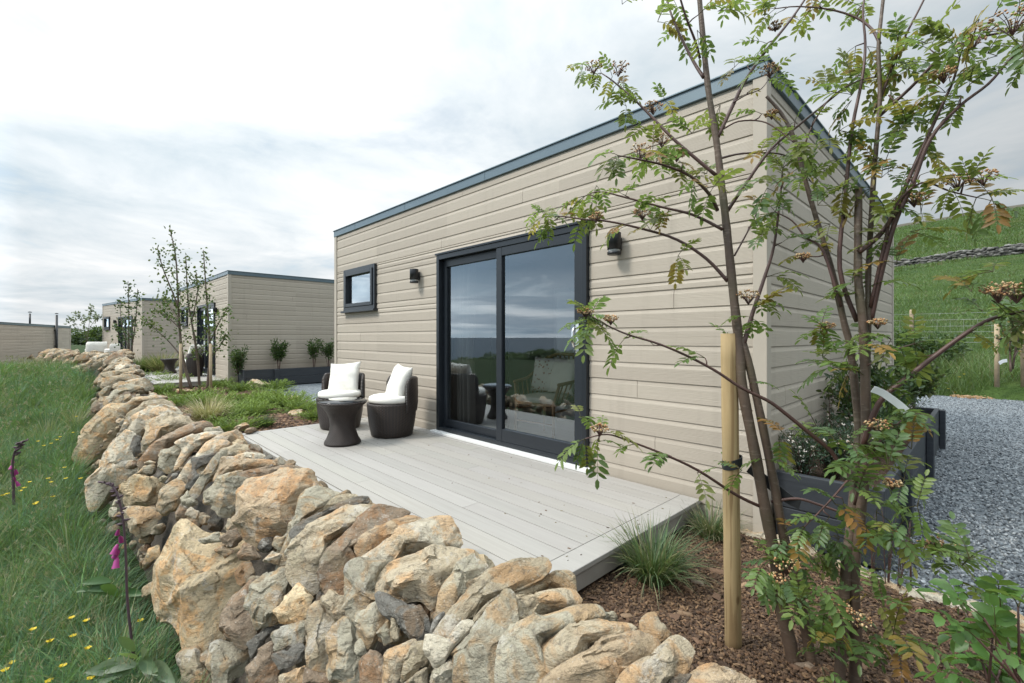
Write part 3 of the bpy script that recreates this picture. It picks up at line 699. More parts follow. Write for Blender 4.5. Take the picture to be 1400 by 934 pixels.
# ================================================================ inside the near cabin
def rattan_chair(root):
    mb = MB()
    for s in (-1, 1):
        mb.tube([(.26*s, -.25, 0), (.25*s, -.24, .40), (.30*s, -.20, .62)], .017, 8); mb.tube([(.22*s, .24, 0), (.22*s, .25, .40), (.26*s, .33, .86)], .017, 8)
        mb.tube([(.30*s, -.22, .62), (.33*s, .05, .64), (.27*s, .33, .80)], .02, 8)
        mb.tube([(.25*s, -.24, .33), (.22*s, .25, .33)], .012, 8)
    mb.tube([(-.26, .33, .86), (-.12, .36, .92), (.12, .36, .92), (.26, .33, .86)], .02, 8)
    mb.tube([(-.25, -.24, .40), (.25, -.24, .40)], .017, 8); mb.tube([(-.22, .25, .40), (.22, .25, .40)], .017, 8); mb.tube([(-.25, -.24, .2), (.25, -.24, .2)], .011, 8)
    mb.build('frame', M['rattan'], root)
    mb = MB()
    for i in range(9): x = -.24+i*.06; mb.tube([(x*.9, .25, .42), (x, .33, .66), (x*1.02, .35, .90)], .010, 6)
    for i in range(6): z = .48+i*.075; mb.tube([(-.255, .25+(z-.42)*.2, z), (0, .28+(z-.42)*.2, z), (.255, .25+(z-.42)*.2, z)], .009, 6)
    for s in (-1, 1):
        for i in range(6): y = -.18+i*.085; mb.tube([(.25*s, y, .42), (.31*s, y+.03, .62)], .009, 6)
    mb.box((-.25, -.24, .385), (.25, .26, .41), bev=.006)
    mb.build('woven_panel', M['rattan'], root)
    mb = MB(); mb.box((-.25, -.26, .411), (.25, .24, .475), bev=.028); mb.build('seat_cushion', M['canvas'], root)
rc = thing('rattan_chair', (-3.42, 3.85, .205), 'tan rattan armchair seen through the right glass door leaf', 'chair', None, R(6)); rattan_chair(rc)
PP = pillow_mesh('cushion', .42, .15, M['pattern'], 5); PG = pillow_mesh('cushion', .42, .15, M['canvas'], 6)
def loc_pt(o, p): return Matrix.LocRotScale(o.location, o.rotation_euler, o.scale) @ Vector(p)
for me, dx, rz, lab in ((PP, -.10, 8, 'patterned cushion in the rattan armchair behind the glass'), (PG, .14, -14, 'plain pale cushion beside the patterned one in the rattan armchair')):
    o = bpy.data.objects.new('cushion', me); COL.objects.link(o); w = loc_pt(rc, (dx, .16 if dx < 0 else .12, .69)); o.location = w
    o.rotation_euler = (Matrix.Rotation(rc.rotation_euler.z+R(rz), 4, 'Z') @ Matrix.Rotation(R(-17), 4, 'X')).to_euler(); tag(o, lab, 'cushion', 'cushions indoors')
cu = MB(); n = 60; V = []; F = []
for i in range(n+1):
    u = i/n; x = -4.62+u*.46; y = 3.40+.05*math.sin(u*42)+.012*math.sin(u*97)
    for z, sq in ((.23, 1.0), (.8, .93), (1.2, .80), (1.7, .9), (2.3, 1.0)): V.append((-4.40+(x+4.40)*sq, y, z))
F = [(i*5+j, (i+1)*5+j, (i+1)*5+j+1, i*5+j+1) for i in range(n) for j in range(4)]
cu.add(V, F, 0, True); c_ = cu.build('curtain', M['curtain'], None); tag(c_, 'pale linen curtain gathered behind the left glass door leaf', 'curtain')
tc = thing('tall_cabinet', (-3.85, 4.72, .205), 'tall narrow white cabinet behind the right glass door leaf', 'cabinet', None, R(46))
mb = MB(); mb.box((-.13, 0, .02), (.13, .3, 1.72), bev=.004); mb.build('body', M['whitepaint'], tc)
mb = MB(); mb.box((-.128, -.02, .06), (.128, -.002, 1.70), bev=.003); o = mb.build('door', M['whitepaint'], tc)
mb = MB(); mb.tube([(.09, -.02, .85), (.09, -.045, .86), (.09, -.045, 1.0), (.09, -.02, 1.01)], .006); mb.build('handle', M['chrome'], o)
rt = thing('side_table', (-2.95, 4.55, .205), 'small round white indoor table beside the rattan armchair', 'table', None)
mb = MB(); mb.lathe([(0, .45), (.24, .45), (.25, .458), (.25, .472), (.24, .48), (0, .48)], 40); mb.build('table_top', M['whitepaint'], rt)
for q in range(3):
    mb = MB(); a = q*2.1+.4; mb.tube([(.14*math.cos(a), .14*math.sin(a), .45), (.20*math.cos(a), .20*math.sin(a), 0)], .013, 8); mb.build('leg', M['rattan'], rt)
# ================================================================ dry-stone wall
CROP = {'1': (40, 460, 6.364), '2': (80, 540, 5.496), '3': (180, 680, 3.676), '4': (220, 540, 5.836), '5': (300, 610, 5.385),
        '6': (380, 740, 4.815), '7': (560, 700, 3.993), '8': (740, 780, 4.375), 'Z': (400, 600, 2.5)}
TONE = dict(c=(.53,.42,.27), w=(.56,.50,.39), g=(.38,.345,.262), b=(.29,.22,.155), o=(.43,.33,.22), p=(.45,.375,.265), y=(.40,.335,.235), d=(.17,.16,.14))
# each stone: where its outline stands in a study crop, tone, outline, push outwards (m), thickness factor; some d outlines are shaded undersides drawn as dark stones
ST = '''
3 c .07 1.0 225,105 140,190 60,310 60,480 75,600 200,645 290,740 385,875 430,760 520,600 640,340 560,300 430,240 330,190
3 b .05 1.0 430,570 560,440 590,500 625,640 570,740 470,700 430,650
3 g .05 1.0 580,430 740,370 805,420 770,560 690,620 610,640 568,540
3 c .07 1.0 700,570 820,447 880,510 880,610 790,640 720,610
3 g .03 1.0 400,740 540,750 580,790 570,850 500,900 470,940 400,920 385,830
3 b .03 1.0 600,790 690,737 720,790 735,860 720,940 580,945 560,870
3 d -.02 1.0 575,740 620,690 690,640 720,660 650,740 600,800
3 g .0 .8 700,690 800,640 880,630 860,740 720,760
3 d .02 .8 710,800 830,740 865,740 850,830 740,860
3 p .02 1.0 740,900 860,850 880,940 735,945
3 b .02 1.0 440,200 540,147 565,200 500,250 450,230
3 p .03 1.0 480,110 520,100 535,150 480,180 465,150
3 g .03 .8 330,212 430,178 445,218 360,230
3 o .02 1.0 415,265 450,235 512,270 460,300
3 b .0 1.0 515,290 560,230 600,250 635,300 545,315
3 w .02 1.0 650,320 700,275 740,290 730,335
3 g .0 1.0 705,240 725,200 765,200 750,275
3 o .02 1.0 255,150 300,120 310,160 270,168
3 b .02 1.0 215,80 240,30 280,60 260,100
3 w .02 1.0 255,90 290,45 330,70 320,110
3 g .01 1.0 245,15 300,0 320,30 280,45
3 o .04 .7 205,238 260,200 320,205 300,222
3 c .08 .8 60,320 80,265 130,245 130,290 90,330
3 y -.1 1.0 215,800 310,760 400,930 390,960 230,960 250,860
5 o .06 1.0 150,320 220,240 400,180 620,205 700,280 560,480 490,640 400,670 280,690 170,600 120,500
4 g .05 1.0 430,640 560,600 640,660 650,760 620,934 500,960 320,870 300,770 400,700
4 o .05 .9 440,610 500,490 640,490 830,500 940,540 800,570 640,610 560,600 430,650
5 g .03 .9 590,340 700,290 850,355 700,430 600,620 500,900 430,910 440,800 520,560
5 y .05 .6 565,560 620,490 720,410 880,365 990,370 900,420 740,480 650,530
5 d .07 .6 555,600 700,510 860,430 1060,362 1095,385 1090,410 930,440 800,490 690,560 620,640 570,640
5 g .03 .8 475,780 540,670 610,640 600,720 530,830
5 p .05 1.0 560,740 640,640 700,530 850,460 1050,420 1180,430 1250,490 1080,500 900,640 780,740 780,900 700,1010 600,1020 525,900
5 b .06 .9 775,750 880,660 1000,560 1120,480 1250,500 1370,515 1200,560 1060,640 970,740 1000,830 950,900 900,1120 830,1080 770,900
5 o .09 .8 970,720 1040,640 1200,570 1330,530 1420,530 1460,560 1330,600 1240,680 1100,760 990,790
Z w .06 .9 190,430 350,310 440,272 520,268 565,358 480,350 380,385 320,430 240,480
6 g .06 1.0 450,170 600,120 700,120 650,210 640,300 690,420 600,640 520,660 480,560 440,400 445,260
Z p .10 1.1 280,490 300,450 370,400 480,352 600,365 670,425 560,500 520,570 480,600 420,560 340,530 290,540
6 d .03 .9 645,320 760,360 880,400 960,500 990,620 950,690 860,620 740,500 680,440
Z g .12 .8 505,560 520,490 560,415 610,390 680,430 650,470 600,500 570,520 540,585 515,590
7 y .08 .8 85,720 140,640 220,540 340,380 430,300 500,280 600,255 690,275 695,330 600,390 520,430 420,500 340,590 280,600 200,700 120,770 100,860 80,900
7 w .10 .8 115,790 200,700 260,610 320,600 330,620 260,720 200,790 130,840
7 g .07 1.0 240,780 330,620 400,550 520,460 560,600 500,700 480,800 440,940 220,940 230,850
7 y .05 .7 345,585 430,490 520,425 525,445 450,510 370,580
7 p .08 1.0 520,500 560,455 640,460 750,410 860,400 900,470 780,510 680,550 580,610 550,590
7 y .04 .9 540,450 620,390 700,360 800,315 870,315 890,340 900,440 860,400 780,400 640,455
7 g .09 1.0 500,760 515,680 600,600 720,550 900,490 1000,490 1030,540 940,590 760,640 700,740 690,820 760,870 740,940 520,940
8 p .12 1.0 0,560 -10,470 60,380 160,310 330,285 430,320 540,305 575,345 420,370 290,420 230,500 120,570 50,590
8 o .10 1.0 50,640 150,560 300,430 450,370 600,350 690,380 700,410 560,520 420,620 380,690 0,700
8 y .06 1.0 620,350 760,345 780,370 700,420 680,400
8 p .10 1.0 480,690 520,600 640,490 760,400 805,380 860,420 870,470 850,600 760,640 640,700
8 o .04 1.0 870,690 920,600 960,560 1060,540 1150,570 1230,630 1220,720 1000,740
8 o .02 1.0 1230,690 1260,640 1295,650 1290,710
8 d .02 1.0 760,650 830,610 900,620 870,690 770,700
8 g .02 .8 340,240 420,245 470,290 420,310 360,290
7 g .02 .8 475,800 500,780 530,850 530,940 490,940
7 w .04 1.0 100,900 150,850 220,810 240,860 210,940 100,940
6 p .06 1.0 200,460 250,400 330,500 370,560 320,640 300,860 250,870 190,820 168,680 180,570
6 p .05 1.0 280,380 330,325 430,370 440,500 380,540 320,470
6 g .07 1.0 320,620 430,530 470,600 490,700 520,800 520,945 330,945 310,820
6 g .07 .7 510,465 640,400 700,480 650,620 590,690 560,650 510,620
6 g .04 .8 650,600 730,510 750,640 690,675
6 y .03 .8 735,580 750,460 790,540 790,650 740,650
6 p .03 1.0 680,740 780,670 880,650 900,760 830,830 780,940 700,945 690,830
6 y .05 .9 830,780 880,660 950,670 960,800 880,880 820,934 800,920
6 g .03 .8 500,690 540,610 580,680 570,760 520,770
6 b .0 1.0 525,800 600,740 690,760 740,920 720,945 540,945
6 y .04 1.0 800,950 900,870 960,840 960,950
6 g .05 1.0 1000,950 1010,860 1080,810 1150,830 1120,950
6 d .03 .8 1000,580 1020,510 1080,465 1090,500 1040,560 1010,600
6 b .02 1.0 170,840 290,880 330,945 150,945
2 c .10 1.1 130,270 200,200 290,150 340,105 430,110 490,200 460,270 380,340 290,480 230,580 170,620 130,570 115,440
2 w .12 1.0 300,490 380,370 470,325 540,340 560,450 610,510 560,590 450,670 370,660 320,730 260,830 210,730 200,650 280,570
2 c .08 1.0 440,700 580,600 720,610 790,680 740,790 680,850 540,850 470,800
2 y .04 1.0 480,860 700,850 740,900 720,1000 600,1060 500,1000
2 p .06 1.0 720,850 760,720 870,655 920,700 890,800 860,880 760,905
2 w .05 1.0 535,240 560,160 650,90 760,75 860,90 910,140 820,150 700,200 620,280 560,300
2 p .06 1.0 610,330 680,200 820,150 960,150 1030,200 900,260 760,300 690,400 640,420 600,390
2 d .0 .8 530,380 570,310 600,340 600,440 570,460
2 b .07 .8 610,490 690,390 780,300 950,230 1080,225 1105,250 950,310 850,360 770,400 740,490 660,500
2 w .09 .6 745,260 850,145 900,150 880,190 820,230
2 g .06 1.0 730,550 770,400 880,370 940,390 900,460 880,540 800,580
2 w .05 .7 890,350 1000,290 1170,270 1240,280 1100,330 1000,400 930,470 890,540 950,390
2 w .08 .9 890,650 920,560 1000,470 1120,350 1240,370 1180,430 1020,460 1000,540 960,620
2 d .05 .8 1000,470 1180,430 1100,530 1010,550
2 g .05 .7 970,740 1040,640 1180,440 1240,400 1200,520 1120,640 1060,740 1000,790
2 d .02 .8 960,640 1010,560 1055,600 1000,700 950,710
2 g .04 .8 910,770 960,730 1020,800 980,840 920,810
2 g .03 .7 575,590 640,530 710,530 690,590
2 w .03 .7 640,510 680,490 720,505 700,520
2 p .03 1.0 735,640 780,600 805,620 780,660
2 d .02 1.0 800,660 850,590 890,590 870,640
2 y .04 .8 440,300 500,270 540,290 530,320 460,320
2 w .04 .7 455,270 490,200 520,220 480,280
2 y .04 .7 500,220 540,120 640,50 780,40 830,75 650,90 560,160 530,240
2 p .04 .8 430,110 540,20 700,0 790,20 640,50 530,110 480,140
2 g .03 .8 360,80 440,20 480,0 470,50 400,80
4 o .04 1.0 480,310 600,265 640,290 670,380 560,390 500,400 420,350
4 y .04 .8 490,430 600,385 700,395 760,450 640,480 520,490
4 b .03 1.0 700,390 760,385 805,430 800,460 760,450
4 w .03 .8 590,490 680,450 790,460 830,490 740,505
4 b .07 .7 640,620 720,600 900,560 1060,560 1110,610 960,610 830,660 700,650
4 w .07 .7 830,660 890,620 1000,610 1050,630 940,660
4 g .03 .8 360,260 460,250 490,290 420,310 350,290
1 g .05 .8 650,570 720,470 840,420 960,440 860,480 740,520 690,590
1 y .05 .8 680,600 740,560 800,545 780,590 720,610
1 y .04 .7 720,450 780,390 900,390 990,410 1000,440 840,420
1 p .04 .7 630,420 680,350 800,330 920,340 960,390 780,390 700,440
1 y .04 .7 640,320 760,285 900,275 930,320 800,330 680,350
1 p .04 .8 650,300 720,230 850,220 860,260 760,285
1 b .04 .8 660,210 720,150 810,140 860,200 800,225 700,230
1 w .08 .8 480,240 560,170 640,150 620,190 560,230
1 o .06 1.0 360,230 400,160 500,145 520,180 450,240
1 p .07 .9 350,270 460,245 500,260 560,290 500,330 380,320
1 y .05 .9 540,260 600,200 660,190 640,240 590,280
1 g .04 .9 290,250 340,200 370,180 350,260 310,275
1 w .05 1.0 190,220 240,180 270,190 260,235 210,240
1 b .05 .9 540,610 600,560 680,590 720,620 640,650 570,660
1 g .04 .9 600,500 640,460 690,440 650,560 610,560
1 y .04 .8 110,150 180,110 300,105 380,120 350,150 200,160
1 p .04 1.0 30,220 60,170 105,150 110,220 70,235
1 b .04 1.0 120,230 150,170 200,160 190,230
1 b .04 1.0 230,190 300,150 370,150 330,200 280,230
1 y .04 .8 500,150 570,120 650,130 600,160
'''
_ico = {}
def ico(n):
    if n not in _ico:
        bm = bmesh.new(); bmesh.ops.create_icosphere(bm, subdivisions=n, radius=1); bm.verts.index_update()
        _ico[n] = (np.array([v.co[:] for v in bm.verts]), np.array([[v.index for v in f.verts] for f in bm.faces])); bm.free()
    return _ico[n]
def rock_verts(sub, theta, rad, wd, seed, size, facets=7, rough=1.0, p=3.0):
    """a quarried-looking stone: outline rad(theta) in its own plane, depth wd, cleaved by facet planes"""
    rng = np.random.default_rng(seed); U, F = ico(sub)
    ph = np.hypot(U[:, 0], U[:, 1]); s = (ph**p+np.abs(U[:, 2])**p)**(1/p); S = U/s[:, None]
    for k in range(facets):
        nrm = rng.normal(0, 1, 3); nrm[2] = abs(nrm[2])*1.2 if k < facets*.75 else nrm[2]; nrm /= np.linalg.norm(nrm)
        c = rng.uniform(.50, .84)+.42*max(0, .6-abs(nrm[2])); dd = S@nrm-c; m = dd > 0; S[m] -= np.outer(dd[m]*.97, nrm)
    an = np.arctan2(S[:, 1], S[:, 0]); R_ = np.interp(an, theta, rad, period=2*math.pi)
    P = np.stack([S[:, 0]*R_, S[:, 1]*R_, S[:, 2]*wd], 1)
    off = rng.uniform(-50, 50, 3); ln = rng.normal(0, 1, 3); ln[0] *= .3; ln /= np.linalg.norm(ln)
    f1 = 1.5/size; out = np.empty(len(P))
    nzf, nzr = mnoise.fractal, mnoise.ridged_multi_fractal
    for i in range(len(P)):
        q = P[i]*f1
        v = Vector(q+off)
        st = mnoise.noise(Vector((q+off)*1.4+ln*float(q@ln)*5.0))
        a = nzf(v*1.7, .85, 2.1, 5)
        out[i] = a*.030+(round(st*2.6)/2.6*.85+st*.15)*.026
    K = 16; sd = S[rng.integers(0, len(S), K)]; dk = ((S[:, None, :]-sd[None])**2).sum(2); near = dk.argmin(1)      # broken faces: each patch a plane of its own
    tilt = rng.normal(0, .055, (K, 3)); offk = rng.normal(0, .014, K)
    out += offk[near]+((S-sd[near])*tilt[near]).sum(1)
    nr = P/np.maximum(np.linalg.norm(P, axis=1), 1e-6)[:, None]
    P = P+nr*(out*size*rough)[:, None]
    return P, F
def frame_for(n):
    z = n/np.linalg.norm(n); x = np.cross([0, 0, 1], z)
    x = x/np.linalg.norm(x) if np.linalg.norm(x) > .05 else np.array([1., 0, 0]); return x, np.cross(z, x), z
def surf_normal(X, Y):
    e = .16; hx = (float(wall_H(X+e, Y))-float(wall_H(X-e, Y)))/(2*e); hy = (float(wall_H(X, Y+e))-float(wall_H(X, Y-e)))/(2*e)
    n = np.array([-hx, -hy, 1.]); return n/np.linalg.norm(n)

wall = thing('dry_stone_wall', (-3.5, .9, -.2), 'long dry stone wall of tan boulders along the deck in the foreground', 'stone wall')
stones = []
for li, line in enumerate(l for l in ST.strip().splitlines()):
    w_ = line.split(); x0, y0, sc_ = CROP[w_[0]]; tone = TONE[w_[1]]; push = float(w_[2]); tf = float(w_[3])
    px = np.array([[float(q) for q in s_.split(',')] for s_ in w_[4:]]); px = np.stack([x0+px[:, 0]/sc_, y0+px[:, 1]/sc_], 1)
    nx = np.roll(px, -1, 0); cr = px[:, 0]*nx[:, 1]-nx[:, 0]*px[:, 1]; A = cr.sum()/2
    c = np.array([((px[:, 0]+nx[:, 0])*cr).sum(), ((px[:, 1]+nx[:, 1])*cr).sum()])/(6*A)
    hit, t = surf(c[0], c[1])
    if hit is None: continue
    tolerance = float(Yi(hit[0]))+.12
    if hit[1] > tolerance:                                   # the ray cleared the top: seat the stone on the inner edge
        d = ray(*c); t = min(t, tolerance/d[1] if d[1] > .05 else t); hit = np.array([0, 0, EYE])+d*t
    view = -ray(*c); view /= np.linalg.norm(view)
    n = .4*surf_normal(hit[0], hit[1])+.7*view; n /= np.linalg.norm(n)
    ctr = hit+n*push*.6
    ex, ey, ez = frame_for(n)
    pts = []
    for q in px:
        d = ray(*q); tt = ((ctr-np.array([0, 0, EYE]))@n)/(d@n); pts.append(np.array([0, 0, EYE])+d*tt-ctr)
    pts = np.array(pts); uv = np.stack([pts@ex, pts@ey], 1)
    # outline as a radius over the angle (dense, slightly rounded)
    dense = np.concatenate([uv+(np.roll(uv, -1, 0)-uv)*f for f in np.linspace(0, 1, 24, endpoint=False)])
    th_ = np.arctan2(dense[:, 1], dense[:, 0]); rr_ = np.hypot(dense[:, 0], dense[:, 1])
    g = np.linspace(-math.pi, math.pi, 73)[:-1]; rad = np.empty(72)
    for i, a in enumerate(g):
        dd = np.abs((th_-a+math.pi) % (2*math.pi)-math.pi); m = dd < .07
        rad[i] = rr_[m].max() if m.any() else rr_[dd.argmin()]
    rad = (rad*2+np.roll(rad, 1)+np.roll(rad, -1))/4*1.2
    size = math.sqrt(abs((uv[:, 0]*np.roll(uv[:, 1], -1)-np.roll(uv[:, 0], -1)*uv[:, 1]).sum()/2))
    wd = np.clip(size*.42*tf, .03, .30)
    parea = abs(A)
    sub = 6 if parea > 2500 else 5 if parea > 700 else 4 if parea > 200 else 3
    Pv, Fv = rock_verts(sub, g, rad, wd, 100+li, size, 18, 1.0, 5.0)
    Wv = ctr-n*wd*.35+Pv[:, :1]*ex+Pv[:, 1:2]*ey+Pv[:, 2:3]*ez
    stones.append((parea, Wv, Fv, np.array(tone)*RNG.uniform(.86, 1.12)))
# procedural stones: the rest of the wall's length, its hidden back and the gaps
rng = np.random.default_rng(21)
def free_rock(X, u, L, H, D, tone, sub, seed, sink=.03, lean=.5):
    Y = Yb(X)+u*(Yi(X)-Yb(X)); z = float(wall_H(X, Y)); n = surf_normal(X, Y); ex, ey, ez = frame_for(n)
    a = lean; ex2 = ex*math.cos(a)+ey*math.sin(a); ey2 = -ex*math.sin(a)+ey*math.cos(a)
    g = np.linspace(-math.pi, math.pi, 13)[:-1]; r_ = np.random.default_rng(seed)
    rad = 1/np.sqrt((np.cos(g)/(L/2))**2+(np.sin(g)/(H/2))**2)*r_.uniform(.85, 1.15, 12)
    Pv, Fv = rock_verts(sub, g, rad, D/2, seed, math.sqrt(L*H), 7)
    return (np.array([X, Y, z])-n*(sink)+Pv[:, :1]*ex2+Pv[:, 1:2]*ey2+Pv[:, 2:3]*ez, Fv, np.array(tone)*r_.uniform(.5, .9))
small = []; tones = list(TONE.values())
for i in range(620):
    X = -11.5+rng.uniform(0, 1)**.8*12.6; u = rng.uniform(.03, 1.0); L = rng.uniform(.06, .17)
    small.append(free_rock(X, u, L, L*rng.uniform(.45, .9), L*.7, tones[rng.integers(0, 8)], 3, 2000+i, .10, rng.uniform(-.2, 1.0)))
for i in range(150):                                          # far stretch, flat slabs
    X = rng.uniform(-29, -10.5); u = rng.uniform(.03, 1.0); L = rng.uniform(.22, .6)
    small.append(free_rock(X, u, L, L*rng.uniform(.35, .7), L*.5, tones[rng.choice([0, 1, 2, 3, 5, 6, 6, 4])], 3, 3000+i, .06, rng.uniform(-.3, .5)))
for i in range(60):                                           # near stretch past the frame
    X = rng.uniform(-.35, 3.5); u = rng.uniform(.05, 1.0); L = rng.uniform(.2, .45)
    small.append(free_rock(X, u, L, L*rng.uniform(.5, .8), L*.6, tones[rng.integers(0, 8)], 4, 4000+i, .05, rng.uniform(0, .9)))
stones.sort(key=lambda s_: -s_[0])
def stone_obj(name, lst, parent):
    V = np.concatenate([s_[0] for s_ in lst]); off = 0; Fs = []
    for s_ in lst: Fs.append(s_[1]+off); off += len(s_[0])
    F = np.concatenate(Fs); T = np.concatenate([np.tile(s_[2], (len(s_[0]), 1)) for s_ in lst])
    me = fast_mesh(name, V, F.ravel(), np.full(len(F), 3), [M['stone']], smooth=True, tint=T)
    me.set_sharp_from_angle(angle=R(24))
    return put(name, me, parent, True)
for s_ in stones[:97]: stone_obj('stone', [s_[1:]], wall)
o = stone_obj('small_stones', [s_[1:] for s_ in stones[97:]]+small, wall); o['kind'] = 'stuff'
# the packed rubble inside
cx_ = np.concatenate([np.arange(-29, -12, .3), np.arange(-12, 4, .12)]); uu = np.linspace(-.02, 1.12, 30)
X_, U_ = np.meshgrid(cx_, uu); Y_ = Yb(X_)+U_*(Yi(X_)-Yb(X_)); Z_ = wall_H(X_, np.clip(Y_, None, Yb(X_)+1.05*(Yi(X_)-Yb(X_))))-.30+.03*wob(X_, Y_, 9); Y_ = Y_+.22*(1-U_)
Z_ = np.where(U_ > 1.05, -.2, Z_)
V_ = np.stack([X_.ravel(), Y_.ravel(), Z_.ravel()], 1); nx_ = len(cx_); ii = np.arange(nx_-1)[None]+np.arange(len(uu)-1)[:, None]*nx_
put('rubble_core', fast_mesh('rubble_core', V_, np.stack([ii, ii+1, ii+nx_+1, ii+nx_], -1).reshape(-1, 4).ravel(), np.full(ii.size, 4), [M['core']], smooth=True), wall, True)['kind'] = 'stuff'

# lower wall crossing the field at the far left
w2_ = thing('dry_stone_wall', (-24.5, -2.4, .2), 'low far stone wall below the blank cabin at the left edge', 'stone wall')
lst = []
P0, P1 = np.array([-28.2, -1.1]), np.array([-20.0, -6.5])
for i in range(260):
    f = rng.uniform(0, 1); p = P0+(P1-P0)*f; zz = float(field(p[0], p[1])); hh = .6
    r_ = np.random.default_rng(6000+i); L = r_.uniform(.15, .4); g = np.linspace(-math.pi, math.pi, 13)[:-1]
    rad = 1/np.sqrt((np.cos(g)/(L/2))**2+(np.sin(g)/(L*.25))**2)*r_.uniform(.85, 1.15, 12)
    Pv, Fv = rock_verts(2, g, rad, L*.4, 6000+i, L*.7, 6)
    dx = (P1-P0)/np.linalg.norm(P1-P0); ex = np.array([dx[0], dx[1], 0]); ez = np.array([-dx[1], dx[0], 0]); c = np.array([p[0], p[1], zz+r_.uniform(.02, hh)])+ez*r_.uniform(-.14, .14)
    lst.append((c+Pv[:, :1]*ex+Pv[:, 1:2]*np.array([0, 0, 1])+Pv[:, 2:3]*ez, Fv, np.array(tones[r_.choice([2, 3, 5, 7, 7, 3])])*r_.uniform(.6, 1)))
stone_obj('stones', lst, w2_)['kind'] = 'stuff'
# loose stones: deck corner and bed edging
def loose(name, px, py, z, L, H, D, tone, seed, label, group, rz=.3, sub=5, flat=True):
    p = on_z(px, py, z); r_ = np.random.default_rng(seed); g = np.linspace(-math.pi, math.pi, 15)[:-1]
    rad = 1/((np.abs(np.cos(g))/(L/2))**2.6+(np.abs(np.sin(g))/(H/2))**2.6)**(1/2.6)*r_.uniform(.88, 1.12, 14)
    Pv, Fv = rock_verts(sub, g, rad, D/2, seed, math.sqrt(L*H)*.7, 8)
    V = Pv+np.array([0, 0, D*.28]); c_, s_ = math.cos(rz), math.sin(rz); V = np.stack([V[:, 0]*c_-V[:, 1]*s_, V[:, 0]*s_+V[:, 1]*c_, V[:, 2]], 1)
    me = fast_mesh(name, V, Fv.ravel(), np.full(len(Fv), 3), [M['stone']], smooth=True, tint=np.tile(np.array(tone), (len(V), 1)))
    o = put(name, me); o.location = [float(q) for q in p]; return tag(o, label, 'stone', group)
G = 'flat edging stones between bark and gravel'
loose('edging_stone', 1312, 838, .03, .50, .15, .09, TONE['w'], 501, 'long pale edging stone beside the bark at the lower right', G, R(12))
loose('edging_stone', 1215, 808, .03, .24, .10, .07, TONE['w'], 502, 'pale edging stone left of the longest one, below thin seedlings', G, R(5))
loose('edging_stone', 1165, 785, .03, .20, .11, .08, TONE['p'], 503, 'tan edging stone between the rowan stems and the gravel', G, R(-18))
loose('edging_stone', 1078, 752, .03, .30, .16, .09, TONE['p'], 504, 'cream edging stone in front of the near dark planter corner', G, R(-15))
loose('edging_stone', 1033, 738, .03, .20, .14, .09, TONE['w'], 505, 'whitish edging stone right behind the timber stake', G, R(-10))
loose('edging_stone', 1390, 862, .03, .34, .16, .10, TONE['p'], 506, 'tan edging stone at the right edge under green shrub leaves', G, R(16))
G2 = 'loose stones at the deck corner'
loose('loose_stone', 331, 586, .22, .17, .14, .10, TONE['p'], 511, 'angular pink brown stone at the deck corner nearest the planting', G2, R(20))
loose('loose_stone', 342, 590, .22, .18, .10, .06, TONE['b'], 512, 'flat brown stone lying on the deck corner by the wall', G2, R(-30))
G3 = 'loose stones in the planting bed'
loose('loose_stone', 351, 530, .04, .75, .5, .34, TONE['p'], 513, 'rounded pale pink boulder in the planting bed before the dark planter', G3, R(10))
loose('loose_stone', 255, 538, .04, .6, .35, .16, TONE['o'], 514, 'flat reddish stone at the foot of the birch stems', G3, R(-10))
loose('loose_stone', 405, 567, .04, .34, .22, .10, TONE['p'], 515, 'small flat stone in the bark near the chairs', G3, R(0))
loose('loose_stone', 400, 552, .04, .5, .35, .2, TONE['c'], 516, 'pale stone at the gravel edge behind yellow green groundcover', G3, R(0))
# ================================================================ leaf, blade and stem builders
class Buf:
    def __init__(s): s.V = []; s.F3 = []; s.F4 = []; s.T = []; s.n = 0
    def add(s, V, F3=None, F4=None, T=None):
        s.V.append(V); 
        if F3 is not None and len(F3): s.F3.append(np.asarray(F3)+s.n)
        if F4 is not None and len(F4): s.F4.append(np.asarray(F4)+s.n)
        s.T.append(np.broadcast_to(T, (len(V), 3))); s.n += len(V)
    def mesh(s, name, mat, smooth=False):
        fl = []; lt = []
        if s.F3: f = np.concatenate(s.F3); fl.append(f.ravel()); lt.append(np.full(len(f), 3))
        if s.F4: f = np.concatenate(s.F4); fl.append(f.ravel()); lt.append(np.full(len(f), 4))
        return fast_mesh(name, np.concatenate(s.V), np.concatenate(fl), np.concatenate(lt), [mat], smooth=smooth, tint=np.concatenate(s.T))
def unit(a): return a/np.maximum(np.linalg.norm(a, axis=-1, keepdims=True), 1e-9)
def simple_leaves(buf, P, D, N, L, W, T, fold=.25):
    """many folded leaves at once: base P, direction D, face normal N"""
    n = len(P); D = unit(D); S = unit(np.cross(D, N)); Nn = np.cross(S, D); L = np.broadcast_to(L, (n,))[:, None]; W = np.broadcast_to(W, (n,))[:, None]
    a = P; b = P+D*L*.33-S*W*.5+Nn*W*fold; c = P+D*L-Nn*L*.10; d = P+D*L*.33+S*W*.5+Nn*W*fold; e = P+D*L*.72-S*W*.36+Nn*W*fold*.6; f = P+D*L*.72+S*W*.36+Nn*W*fold*.6
    V = np.stack([a, b, e, c, f, d], 1).reshape(-1, 3); i = (np.arange(n)*6)[:, None]
    buf.add(V, None, np.concatenate([i+np.array([[0, 1, 2, 3]]), i+np.array([[0, 3, 4, 5]])]), np.repeat(np.broadcast_to(T, (n, 3)), 6, 0))
